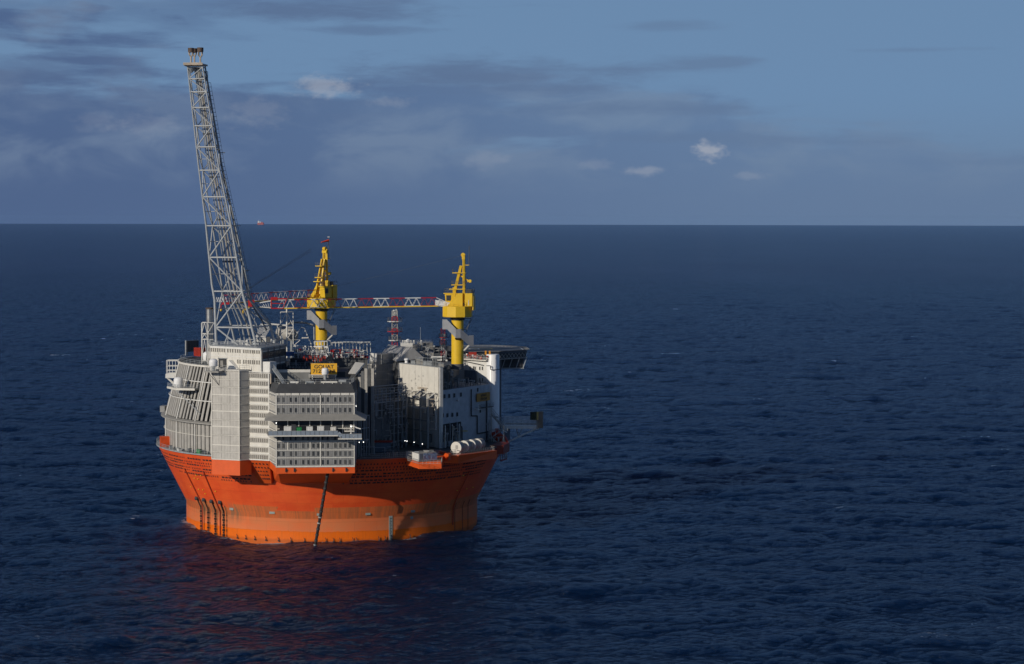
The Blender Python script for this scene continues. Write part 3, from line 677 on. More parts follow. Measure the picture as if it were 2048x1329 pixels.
# canopy and balcony wrapped round the front
def ring(e, y=-63.5): return [(-17.9-e*.4,-54.3),(-15.95-e,y-e),(6.30+e,y-e),(7.0+e,-52)]
z1, z0 = zq(829)+.05, 37.7
a, b = ring(.0), ring(3.05); mb = MB()
for i in range(3):
    mb.add([(*a[i],z1),(*a[i+1],z1),(*b[i+1],z0),(*b[i],z0),(*a[i],z1-.25),(*a[i+1],z1-.25),(*b[i+1],z0-.25),(*b[i],z0-.25)], [(0,3,2,1),(4,5,6,7),(3,7,6,2)])
mb.build('canopy', canopy, lq)
fz = 33.45; mb = MB(); b = ring(4.0)
mb.prism([(-15.95,-63.5),(-17.9,-67.5),FQ.p(17.5,0,4.0).xy,FQ.p(17.5,0,0).xy], fz-.3, fz).build('balcony_floor', canopy, lq)
MB().prism([(-17.9,-54.3),(-18.9,-56),(-17.9,-67.5),(-15.95,-63.5)], fz-.3, fz).build('balcony_floor', canopy, lq)
fz2 = 32.55; MB().prism([FQ.p(17.5,0,0).xy, FQ.p(17.5,0,4.2).xy, FQ.p(24.2,0,4.2).xy, FQ.p(24.2,0,-3).xy, FQ.p(22.3,0,-3).xy, FQ.p(22.2,0,0).xy], fz2-.3, fz2).build('balcony_floor', canopy, lq)
FB = Face((-17.9,-67.5), FQ.p(17.5,0,4.0))
for k in range(15): FB.box('glass_panel', lq, .05+k*FB.len/15, -.05+(k+1)*FB.len/15, fz, fz+1.15, -.06, .0, glassb)
FB.box('handrail', lq, 0, FB.len, fz+1.16, fz+1.26, -.1, .06, steel); FB.box('floor_edge', lq, 0, FB.len, fz-.32, fz-.02, .01, .12, cream)
Fc = Face(FQ.p(18.5,0,4.2), FQ.p(24.2,0,4.2))
for k in range(5): Fc.box('glass_panel', lq, .05+k*Fc.len/5, -.05+(k+1)*Fc.len/5, fz2, fz2+1.15, -.06, 0, glassb)
Fc.box('handrail', lq, -1.0, Fc.len, fz2+1.16, fz2+1.26, -.1, .06, steel); Fc.box('floor_edge', lq, -1, Fc.len, fz2-.32, fz2-.02, .01, .12, cream)
mb = MB(); mb.bar(FB.p(FB.len,fz+.6,0), FQ.p(18.5,fz2+.6,4.15), .08, 1.1); mb.build('glass_panel', glassb, lq)
mb = MB()
for k in range(9): mb.bar(FB.p(FB.len-.8+k*.32,fz-.1-k*.13,-1.5), FB.p(FB.len-.8+k*.32,fz-.1-k*.13,-.3), .28, .08)
mb.build('stair_treads', cream, lq)
Fs = FQ
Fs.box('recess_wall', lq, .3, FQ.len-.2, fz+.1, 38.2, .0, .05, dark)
for k in range(8): u = .3+k*(FQ.len-.6)/7; FQ.box('balcony_post', lq, u-.14, u+.14, fz, 38.5, .05, .35, cream)
for k in range(7):
    u = .6+k*(FQ.len-.6)/7; FQ.box('window', lq, u+.3, u+(FQ.len-.6)/7-.5, fz+1.9, 37.8, .05, .12, glass)
FQ.box('band', lq, 0, FQ.len, fz+1.35, fz+1.6, .05, .3, cream)
# roof furniture of the quarters
rail(lq, [Vector((-16.5,-55,47.4)), Vector((-14.6,-60.3,47.4)), Vector((5.2,-60.3,47.4)), Vector((6.2,-52,47.4))], h=1.25, step=1.4)
MB().prism([(-15.4,-49.9),(-6.4,-49.9),(-6.4,-46),(-15.4,-46)], 47.4, 49.95).build('parapet_block', mat('roof_block', (.21,.21,.20), .6), lq)
MB().box(-15.5,-6.3,-50.0,-49.7,49.95,50.75).build('parapet_edge', cream, lq)
for k, (x0, x1, y) in enumerate(((-12,-9.6,-58),(-7.6,-5.2,-58.5),(-3.2,1.4,-57.5),(1.8,3.9,-55))):
    o = MB().box(x0,x1,y,y+1.2,47.45,47.9+.15*(k%2)).build('roof_unit', (white, steel, cream, steel)[k], lq)
mb = MB()
for k in range(9): x = -15+k*2.5; mb.box(x-.1, x+.1, -60.9, -60.7, 47.2, 47.8)
mb.build('roof_stanchion', cream, lq)
# slanting stair down onto the quarters' roof
ss = thing('roof_stair', 'grey railed stair sloping down from the flare base house to the quarters roof', 'stairs', (-15,-56,47.4))
a, b = W(545,735,-53), W(568,768,-59); mb = MB().bar(a, b, .9, .25); mb.build('stringer', steel, ss)
mb = MB()
for k in range(13):
    q = a.lerp(b, k/12); mb.tube(q, q+Vector((0,0,1.2)), .05, 4)
mb.tube(a+Vector((0,0,1.2)), b+Vector((0,0,1.2)), .06, 4); mb.tube(a+Vector((0,0,.6)), b+Vector((0,0,.6)), .05, 4); mb.build('railing', steel, ss)

# things on the balcony
names = [(557,8,roofg),(563.5,9,black),(575.5,14,white),(587,7,roofg)]
def crate(px0, px1, py0, py1, y, m, label, cat='crate', name='storage_crate', group=None, fz_=fz):
    a, b = W(px0, py1, y), W(px1, py1, y); h = W(px0, py0, y).z-fz_
    t = thing(name, label, cat, (a.x, y, fz_), group)
    MB().box(a.x, b.x, y-.9, y+.9, fz_, fz_+max(.5,h)).build('crate_body', m, t)
    mb = MB(); mb.box(a.x-.05, b.x+.05, y-.95, y+.95, fz_+max(.5,h), fz_+max(.5,h)+.08); mb.build('lid', m, t)
    n = max(2, int((b.x-a.x)/.5)); rb = MB()
    for k in range(n): rb.box(a.x+(k+.3)*(b.x-a.x)/n, a.x+(k+.55)*(b.x-a.x)/n, y-.96, y-.9, fz_+.05, fz_+max(.5,h)-.05)
    rb.build('rib', m, t)
YB = -66.2
crate(559,567.5,853.5,861.5,YB,black,'first black crate from the left on the balcony, left of the wide white crate')
crate(568,582.5,853.5,861.5,YB,white,'wide white crate with a dark mark between black crates on the balcony')
crate(583,592,850,861.5,YB,roofg,'tall dark grey crate directly left of the green crate on the balcony')
crate(593.5,603,855.5,861.5,YB,green,'bright green crate on the balcony, the only green one')
crate(604,612,854,861.5,YB,black,'black crate directly right of the green crate on the balcony')
crate(613,625.5,854,861.5,YB,white,'white crate between two black crates right of the green crate')
crate(626,634,854,861.5,YB,black,'black crate between the two plain white crates on the balcony')
crate(634.5,648,853,861.5,YB,white,'rightmost plain white crate on the balcony, left of the grey one')
crate(649,660,852,861.5,YB,roofg,'dark grey crate at the right end of the balcony crate row')
crate(661,672,854.5,861.5,YB,cream,'cream crate beside the steps at the right end of the balcony')
lb = thing('deck_crane', 'small white deck crane standing at the right end of the balcony', 'crane', FQ.p(21,fz2,2))
q = FQ.p(21.2,fz2,1.6); MB().tube(q, q+Vector((0,0,3.6)), .28, 8).build('mast', white, lb); MB().bar(q+Vector((0,0,3.3)), q+Vector((2.7,-.4,2.4)), .25, .3).build('jib', white, lb)
MB().box(q.x-1.9,q.x+.9,q.y-.6,q.y+.6,fz2+1.6,fz2+1.85).build('platform_deck', cream, lb); rail(lb, [q+Vector((-1.9,-.6,1.85)), q+Vector((.9,-.6,1.85)), q+Vector((.9,.6,1.85))], step=.7, m=cream)

def bulb(px, py, y, label):
    q = W(px, py, y); t = thing('floodlight', label, 'lamp', q, 'lit floodlights')
    MB().lathe([(.01,-.12),(.09,-.08),(.12,0),(.09,.08),(.01,.12)], q, 10).build('bulb', lamp, t, smooth=True)
    MB().box(q.x-.15,q.x+.15,q.y+.25,q.y+.8,q.z-.3,q.z+.3).build('housing', dgrey, t)
bulb(712,812.7,-55,'small lit floodlight beside the upper right corner of the living quarters')
bulb(718.6,885,-50,'left one of two lit floodlights right of the lower living quarters')
bulb(726.9,884.7,-50,'right one of two lit floodlights right of the lower living quarters')
bulb(810,882,-32,'leftmost lit floodlight of the four below the pipe rack')
bulb(814,882.8,-32,'second lit floodlight from the left below the pipe rack')
bulb(828.2,885,-31,'third lit floodlight from the left below the pipe rack')
bulb(844.7,888.3,-31,'rightmost lit floodlight of the four below the pipe rack')
bulb(552.5,846.5,-65.5,'lit floodlight under the canopy at the left end of the balcony')
bulb(702.5,853.5,-65.5,'lit floodlight under the canopy at the right end of the balcony')

# ---------------------------------------------------------------- curved ribbed wall on the left
cw = thing('ribbed_wall', 'curved wall of tall grey panels, leaning inward above a ledge, on the left', 'wall', polar(50,70,DZ))
LZ, UZ = 34.3, 50.3
def arcwall(r0, z0, r1, z1, t0, t1, n, name, m, inset=0):
    mb = MB(); 
    for i in range(n):
        a, b = t0+(t1-t0)*i/n, t0+(t1-t0)*(i+1)/n
        mb.hexa([polar(r0-inset,a,z0),polar(r0-inset,b,z0),polar(r0-inset-.6,b,z0),polar(r0-inset-.6,a,z0)],[polar(r1-inset,a,z1),polar(r1-inset,b,z1),polar(r1-inset-.6,b,z1),polar(r1-inset-.6,a,z1)])
    return mb.build(name, m, cw)
arcwall(51.4, DZ, 51.4, LZ, 37, 112, 25, 'backing', gap, .75); arcwall(51.4, LZ, 47.2, UZ, 34, 112, 25, 'backing', gap, .75)
def fin(t, dt, r0, z0, r1, z1, d=.28):
    mb = MB().hexa([polar(r0,t,z0),polar(r0,t+dt,z0),polar(r0-d,t+dt,z0),polar(r0-d,t,z0)],[polar(r1,t,z1),polar(r1,t+dt,z1),polar(r1-d,t+dt,z1),polar(r1-d,t,z1)])
    return mb
zs = [(34.6,38.5),(38.9,43.4),(43.8,50.2)]
def rr(z): return 51.4 if z <= LZ else 51.4-4.2*(z-LZ)/(UZ-LZ)
t = 38.5
while t < 108:
    fin(t, 1.62, 51.4, DZ+.3, 51.4, LZ-.4).build('panel', panelg, cw); t += 2.05
t = 34.5
while t < 108:
    w_ = 1.08 if t < 60 else 1.6
    for a, b in ((34.7,40.2),(40.6,45.6),(46.0,50.1)): fin(t, w_, rr(a), a, rr(b), b).build('panel', panelg, cw)
    t += 2.25
for z in (40.4, 45.8):
    mb = MB()
    for k in range(25): mb.tube(polar(rr(z)+.25,34+k*3.1,z), polar(rr(z)+.25,34+(k+1)*3.1,z), .17, 6)
    mb.build('ring_beam', white, cw)
for z, w_, m_ in ((UZ+.1,.55,cream),(30.3,.13,cream)):
    mb = MB()
    for k in range(25): mb.bar(polar(rr(z)+.15,34+k*3.1,z), polar(rr(z)+.15,34+(k+1)*3.1,z), .4, w_)
    mb.build('ring_beam', m_, cw)
mb = MB()
for k in range(25):
    a, b = 34+k*3.1, 34+(k+1)*3.1; mb.hexa([polar(51.2,a,LZ-.45),polar(51.2,b,LZ-.45),polar(52.6,b,LZ-.45),polar(52.6,a,LZ-.45)],[polar(51.2,a,LZ+.25),polar(51.2,b,LZ+.25),polar(52.6,b,LZ-.1),polar(52.6,a,LZ-.1)])
mb.build('ledge', canopy, cw)
for t in (51.5, 64, 78): MB().path([polar(51.65,t,DZ+.2), polar(51.65,t,LZ), polar(47.5,t,UZ)], .16, 6).build('post', white, cw)
# roof deck behind it
rdk = MB()
for k in range(20):
    a, b = 34+k*4, 38+k*4; rdk.hexa([polar(47.0,a,UZ-.3),polar(47.0,b,UZ-.3),polar(30,b,UZ-.3),polar(30,a,UZ-.3)],[polar(47.0,a,UZ),polar(47.0,b,UZ),polar(30,b,UZ),polar(30,a,UZ)])
rdk.build('upper_deck', deckm, cw)
rail(cw, [polar(46.6,a,UZ+.3) for a in range(36,104,4)], h=1.25, step=1.5)
MB().prism([polar(52.0,94).xy, polar(53.6,95).xy, polar(53.5,99).xy, polar(51.5,99).xy], 34.0, 35.9).build('end_box', greyc, cw)

# deck clutter along the left edge
kk = 0
for px, w_, h_, m_, nm in ((373,1,.9,steel,'galvanised bin on the deck edge, furthest left of the row'),(386,1.4,.7,white,'low white locker on the deck edge near the left fender pipe'),(398,.8,1.1,dgrey,'dark grey winch housing on the left deck edge'),(408,1.5,1.2,green,'green locker on the left deck edge beside the stair tower'),(414.5,.9,.9,dark,'dark drum directly right of the green deck locker')):
    th = {373:66,386:59,398:52.5,408:47.5,414.5:44.8}[px]; q = polar(52.9, th, DZ+.3)
    t_ = thing('deck_locker', nm, 'locker', q); rz = math.atan2(q.x, -q.y)
    ibox('locker_body', t_, q+Vector((0,0,h_/2)), (w_,.8,h_), m_, rz); ibox('locker_lid', t_, q+Vector((0,0,h_+.05)), (w_+.1,.9,.1), dgrey, rz)

def container(name, label, c, size, rz, m, cat='container', n=9, group=None):
    t = thing(name, label, cat, c, group); lx, ly, lz = size
    mb = MB().box(-lx/2,lx/2,-ly/2,ly/2,0,lz)
    for k in range(n):
        x = -lx/2+(k+.5)*lx/n; mb.box(x-lx/n*.25, x+lx/n*.25, -ly/2-.08, -ly/2, .2, lz-.2)
    o = mb.build('container_body', m, t, local=True)
    cb_ = MB()
    for sx_ in (-1,1):
        for sy in (-1,1): cb_.box(sx_*lx/2-.12*(sx_>0)-.02*(sx_<0), sx_*lx/2+.12*(sx_<0)+.02*(sx_>0), sy*ly/2-.1, sy*ly/2+.1, -.0, lz+.05)
    o2 = cb_.build('corner_post', m, t, local=True)
    d_ = MB().box(lx/2+.02,lx/2+.09,-ly/2+.2,-.05,.2,lz-.2).box(lx/2+.02,lx/2+.09,.05,ly/2-.2,.2,lz-.2).build('door', m, t, local=True)
    t.rotation_euler = (0,0,rz); return t
q = W(344, 886.5, -12); container('cargo_container', 'orange corrugated container on the left deck edge below the ribbed wall', (-50.3,-14.5,DZ+.3), (3.3,2.2,3.1), R(8), orangec)
q = G(400.5,713,UZ); container('cargo_container', 'dark red container on the upper deck left of the flare base house', (q.x,q.y+1,UZ), (3.4,2.4,2.7), R(-50), redc)
hs_ = thing('heat_shield', 'dark corrugated shield screen on two posts above the ribbed wall', 'screen', G(385,707,UZ))
q0, q1 = G(370,713,UZ), G(394,713,UZ); Fh = Face((q0.x,q0.y+4),(q1.x,q1.y+8))
for k in range(12): Fh.box('slat', hs_, k*Fh.len/12+.03, (k+1)*Fh.len/12-.03, UZ+1.1, UZ+4.6, 0, .12+.05*(k%2), dgrey if k else panelg)
for u in (.1, .8, Fh.len): Fh.box('post', hs_, u-.12, u+.12, UZ, UZ+4.8, -.3, -.02, steel)
Fh.box('beam', hs_, 0, Fh.len, UZ+4.6, UZ+4.8, -.2, .15, steel)
# radomes on the left
q = G(409.5,723,UZ); rd = thing('radome', 'large white radome with a door half hidden by the flare base house', 'radome', q, 'satellite domes')
dome(rd, q+Vector((1.2,-.5,.2)), 1.75, 1.9); MB().box(q.x+.5,q.x+1.4,q.y-2.35,q.y-2.2,UZ+.3,UZ+2.0).build('door', canopy, rd)
zc = 43.9; pp = [Vector((-49.2,-20,zc)), Vector((-48.2,-26.5,zc)), Vector((-46.3,-28.5,zc)), Vector((-40.5,-30.5,zc)), Vector((-40.5,-27,zc))]
rb_ = thing('radome_bracket', 'railed bracket platform fixed to the leaning ribbed wall on the left', 'platform', pp[2])
back = [polar(48.3,54,zc), polar(48.6,68,zc)]
MB().prism([p.xy for p in (pp[0]+Vector((0,-1,0)),pp[2],pp[3])]+[b.xy for b in back], zc-.45, zc).build('platform_deck', canopy, rb_)
MB().bar(pp[0]+Vector((0,-1,-.25)), pp[2]+Vector((0,0,-.25)), .3, .6).bar(pp[2]+Vector((0,0,-.25)), pp[3]+Vector((0,0,-.25)), .3, .6).build('edge_beam', cream, rb_)
rail(rb_, [pp[0]+Vector((0,-1,0)), pp[2], pp[3], back[0]], step=.9)
MB().tube(pp[2]+Vector((0,.2,-.4)), polar(50.6,50,36.5), .14, 6).build('brace', steel, rb_)
q = Vector((-45.6,-25.6,zc)); rd = thing('radome', 'tall white radome on the bracket of the leaning ribbed wall', 'radome', q, 'satellite domes'); dome(rd, q, 1.4, 2.3)
# white cage on the far left
cg = thing('cage_balcony', 'white open cage balcony jutting out at the far upper left', 'balcony', (-50,-4,46))
x0, x1 = W(333,740,-6).x, W(357,740,-6).x; zt, zm, zb_ = W(334,722,-6).z, W(334,733,-6).z, W(334,748,-6).z
for x in np.linspace(x0, x1, 5): ibox('post', cg, (x, -6, (zt+zb_)/2), (.13,.13,zt-zb_), white)
for x in (x0, x1): ibox('post', cg, (x, -2, (zt+zb_)/2), (.13,.13,zt-zb_), white)
for z in (zt, zm, zb_+.9, zb_): ibox('rail_bar', cg, ((x0+x1)/2,-6,z), (x1-x0,.18,.2 if z in (zt,zb_) else .12), white); ibox('rail_bar', cg, ((x0+x1)/2,-2,z), (x1-x0,.18,.2), white)
for z in (zt, zm, zb_): ibox('rail_bar', cg, (x0,-4,z), (.16,4,.16), white)
MB().box(x0-.3,x1,-6.3,-1.7,zb_-1.3,zb_-.1).build('floor_beam', white, cg)
MB().bar((x0,-4,zb_-1.2),(x0+3.8,-4,zb_-5),.35,.6).build('knee_brace', white, cg)

# ---------------------------------------------------------------- flare tower
ft = thing('flare_tower', 'very tall leaning grey lattice flare tower with burner tips on top', 'flare tower', (-26,-30,HZ1+.2))
zb0 = HZ1+.2; zt0 = 137.6
def at_level(px, y_): return W(px, 0, y_)
# four legs: front left, front right, back right, back left, as (z, x, y)
FLl = [Vector((-34.2,-36.5,zb0))]; 
def P(px, py, y): return W(px, py, y)
fl = [P(432.5,689,-36.5), P(429.5,600,-38), P(424,570,-38.6), P(412,450,-42.5), P(397,330,-47.5), P(375,132,-57)]
fr = [P(512.5,692,-40), P(498,632,-40.3), P(485.7,588,-41), P(462,450,-45), P(437,330,-49.5), P(405,132,-58.5)]
br = [P(549,685,-26), P(540.5,650,-27), P(502,602,-33), P(470,450,-40.3), P(443.5,330,-45), P(410,132,-54.5)]
bl = [P(470,684,-24), P(462,650,-26.5), P(448,600,-31), P(425,450,-38.5), P(404,330,-43.5), P(378,132,-53.5)]
def leg_at(leg, z):
    for a, b in zip(leg, leg[1:]):
        if a.z <= z <= b.z: return a.lerp(b, (z-a.z)/(b.z-a.z))
    return leg[-1].copy() if z > leg[-1].z else leg[0].copy()
for leg, r0 in ((fl,.42),(fr,.42),(br,.42),(bl,.34)):
    leg[0].z = zb0; mb = MB()
    for i, (a, b) in enumerate(zip(leg, leg[1:])):
        k0 = r0*(1-.10*i); mb.tube(a, b, k0, 12, r0*(1-.10*(i+1)))
    mb.build('leg', boomgrey, ft, smooth=True)
lev = [655,583,515,452,394,341,294,251.4,214.8,183.5,157.5,135]
lz = []
for py in lev:
    px = 424; 
    z = None
    for a, b in zip(fl, fl[1:]):
        ya = 664.5-FPX*((a-CAM).dot(Up)/(a-CAM).dot(Fw)); yb = 664.5-FPX*((b-CAM).dot(Up)/(b-CAM).dot(Fw))
        if yb <= py <= ya: z = a.z+(b.z-a.z)*(ya-py)/(ya-yb); break
    lz.append(z if z else fl[-1].z)
legs = [fl, fr, br, bl]
for i, z in enumerate(lz):
    r_ = .25-.009*i
    for k in range(4):
        ibar('horizontal_brace', ft, leg_at(legs[k], z), leg_at(legs[(k+1)%4], z), r_ if k == 0 else r_*.8, boomgrey)
allz_ = [zb0]+lz
for i, (a, b) in enumerate(zip(allz_, allz_[1:])):
    r_ = .25-.010*i
    for k in range(4):
        p, q = legs[k], legs[(k+1)%4]
        up = (i % 2 == 1) if k in (0, 2) else (i % 2 == 0)
        if i == 0: s0, s1 = (leg_at(p, b), leg_at(p, a).lerp(leg_at(q, a), .55))
        elif up: s0, s1 = leg_at(p, a), leg_at(q, b)
        else: s0, s1 = leg_at(q, a), leg_at(p, b)
        ibar('diagonal_brace', ft, s0, s1, r_ if k == 0 else r_*.8, boomgrey)
    if i < 7 and i > 0:
        m_ = (a+b)/2; ibar('horizontal_brace', ft, leg_at(bl, m_), leg_at(br, m_), r_*.5, boomgrey); ibar('horizontal_brace', ft, leg_at(fl, m_), leg_at(bl, m_), r_*.5, boomgrey)
# gas pipes up the middle
for f0, f1, r_, m_ in ((.34,.38,.12,steel),(.44,.47,.26,steel),(.58,.60,.30,panelg),(.70,.70,.20,panelg),(.84,.80,.13,steel)):
    mb = MB(); pts = []
    for z in np.linspace(zb0, zt0-1, 14):
        a = leg_at(fl, z).lerp(leg_at(bl, z), .5); b = leg_at(fr, z).lerp(leg_at(br, z), .5)
        h = (z-zb0)/(zt0-zb0); pts.append(a.lerp(b, f0+(f1-f0)*h if h > .15 else f0+.06))
    mb.path(pts, r_, 8).build('gas_pipe', m_, ft, smooth=True)
    fl_ = MB()
    for k in range(2, 12, 2): q = pts[k]; d = (pts[k+1]-pts[k]).normalized(); fl_.tube(q-d*.2, q+d*.2, r_*1.5, 8)
    fl_.build('pipe_flange', dgrey, ft)
# ladder with cage along the back right leg
mb = MB(); pz_ = [leg_at(br, z)+Vector((.45,.1,0)) for z in np.linspace(zb0+6, zt0-5, 60)]
for q in pz_: mb.box(q.x-.28,q.x+.28,q.y-.05,q.y+.35,q.z-.05,q.z+.05)
mb.path([q+Vector((-.3,0,0)) for q in pz_], .05, 4); mb.path([q+Vector((.32,0,0)) for q in pz_], .05, 4); mb.path([q+Vector((.32,.4,0)) for q in pz_], .05, 4)
mb.build('ladder', dark, ft)
mb = MB(); zz4 = list(np.linspace(zb0+4, zt0-2, 24))
for a, b in zip(zz4, zz4[1:]):
    for f in (.72,):
        p, q = leg_at(fr,a).lerp(leg_at(br,a),f), leg_at(fr,b).lerp(leg_at(br,b),f); mb.bar(p, q, .12, .4)
mb.build('cable_tray', dgrey, ft)  # dark strip added to stand in for the tower's shaded right side
for z in (79, 92, 113):
    q = leg_at(br, z)+Vector((.9,.2,0)); MB().box(q.x-.7,q.x+.6,q.y-.7,q.y+.7,q.z-.1,q.z+.1).build('landing', dgrey, ft)
# top platform, burner tips
tp = [P(366.5,129,-58.6), P(405,130,-59.5), P(415.5,128.5,-54), P(372,127.5,-52.5)]; ztp = sum(p.z for p in tp)/4
MB().prism([p.xy for p in tp], ztp-.45, ztp).build('top_platform', rusty, ft)
MB().bar(tp[0]+Vector((0,0,ztp-tp[0].z+.05)), tp[1]+Vector((0,0,ztp-tp[1].z+.05)), .2, .4).build('platform_edge', rusty, ft)
def tip(px, r_, h0, h1, fork, y):
    base = W(px, 128, y); base.z = ztp; top = ztp+h1
    mb = MB().tube(base, base+Vector((0,0,h0)), .24, 8)
    for k in range(4):
        q = Vector((math.cos(k*1.57+.6), math.sin(k*1.57+.6), 0)); mb.path([base+Vector((0,0,h0*.8)), base+q*r_*.8+Vector((0,0,h0*1.15)), base+q*r_*.8+Vector((0,0,top-ztp-1))], .13, 6)
    mb.build('burner_riser', rusty, ft)
    MB().lathe([(r_*.6,h1-1.25),(r_,h1-1.2),(r_*1.04,h1),(r_*.85,h1),(r_*.8,h1-1.0),(.05,h1-1.0)], base, 14).build('burner_tip', rust, ft, smooth=True)
tip(382,.82,2.3,4.5,1,-56.5); tip(389,.78,2.6,4.6,1,-53.5); tip(400.7,.88,2.2,4.65,1,-56)
q = P(409,146,-54); cgm = MB()
for dx in (-.9,-.3,.3,.9):
    for dy in (-.7,.7): cgm.tube((q.x+dx,q.y+dy,q.z-1.9),(q.x+dx,q.y+dy,q.z+.3 if abs(dx) > .5 else ztp-.4),.06,4)
for z in (-1.9,-1.0,.3):
    for dy in (-.7,.7): cgm.tube((q.x-.9,q.y+dy,q.z+z),(q.x+.9,q.y+dy,q.z+z),.06,4)
cgm.box(q.x-.95,q.x+.95,q.y-.75,q.y+.75,q.z-2.0,q.z-1.9).build('access_cage', dark, ft)
q = P(399,134,-55); MB().lathe([(.1,-1.2),(1.2,0),(1.25,.2)], P(383,138,-56), 12).build('drip_tray', steel, ft)
for (px,py,y) in ((432.5,689,-36.5),(512.5,692,-40),(549,685,-26),(470,684,-24)):
    q = P(px,py,y); q.z = zb0; MB().lathe([(.01,0),(1.1,0),(1.0,.7),(.01,.8)], q, 12).build('leg_foot', boomgrey, ft)

# ---------------------------------------------------------------- exhaust stack in its frame
es = thing('exhaust_stack', 'shiny round exhaust stack beside the foot of the flare tower', 'chimney', G(419,700,UZ+.2))
yb = -14; a = W(419.5,692,yb); b = W(419.5,617,yb); a.z = UZ
mb = MB().tube(a, Vector((a.x,a.y,b.z)), 1.08, 20); mb.build('flue', stackm, es, smooth=True)
for k in range(9): z = a.z+2+k*(b.z-a.z-2)/9; MB().lathe([(1.07,-.06),(1.14,-.06),(1.14,.06),(1.07,.06)], (a.x,a.y,z), 20).build('seam_ring', stackm, es)
MB().lathe([(1.1,-.5),(1.2,-.45),(1.2,0),(.9,0),(.85,-1.2),(.01,-1.2)], (a.x,a.y,b.z+.2), 20).build('flue_cap', rust, es)
lf = thing('stack_frame', 'white braced lattice frame standing left of the shiny exhaust stack', 'frame', (a.x-1.9,yb,UZ))
x0, x1 = W(403.5,690,yb-1.5).x, W(415,690,yb-1.5).x; z0_, z1_ = UZ, W(404,646,yb-1.5).z
for x in (x0, x1):
    for y in (yb-1.6, yb+1.5): ibar('post', lf, (x,y,z0_), (x,y,z1_), .14, white, 6)
hz = [z1_, W(404,668,yb).z, W(404,679,yb).z, z0_+.8]
for z in hz:
    for y in (yb-1.6, yb+1.5): ibar('beam', lf, (x0,y,z), (x1+1.8,y,z), .12, white, 6)
for i, (za, zb1) in enumerate(zip(hz, hz[1:])):
    xm = (x0+x1)/2; ibar('brace', lf, (x0,yb-1.6,zb1), (xm,yb-1.6,za), .09, white, 6); ibar('brace', lf, (x1,yb-1.6,zb1), (xm,yb-1.6,za), .09, white, 6)
ibar('brace', lf, (x1,yb-1.6,hz[1]), (x1+2.0,yb-1.6,hz[0]), .1, white, 6)

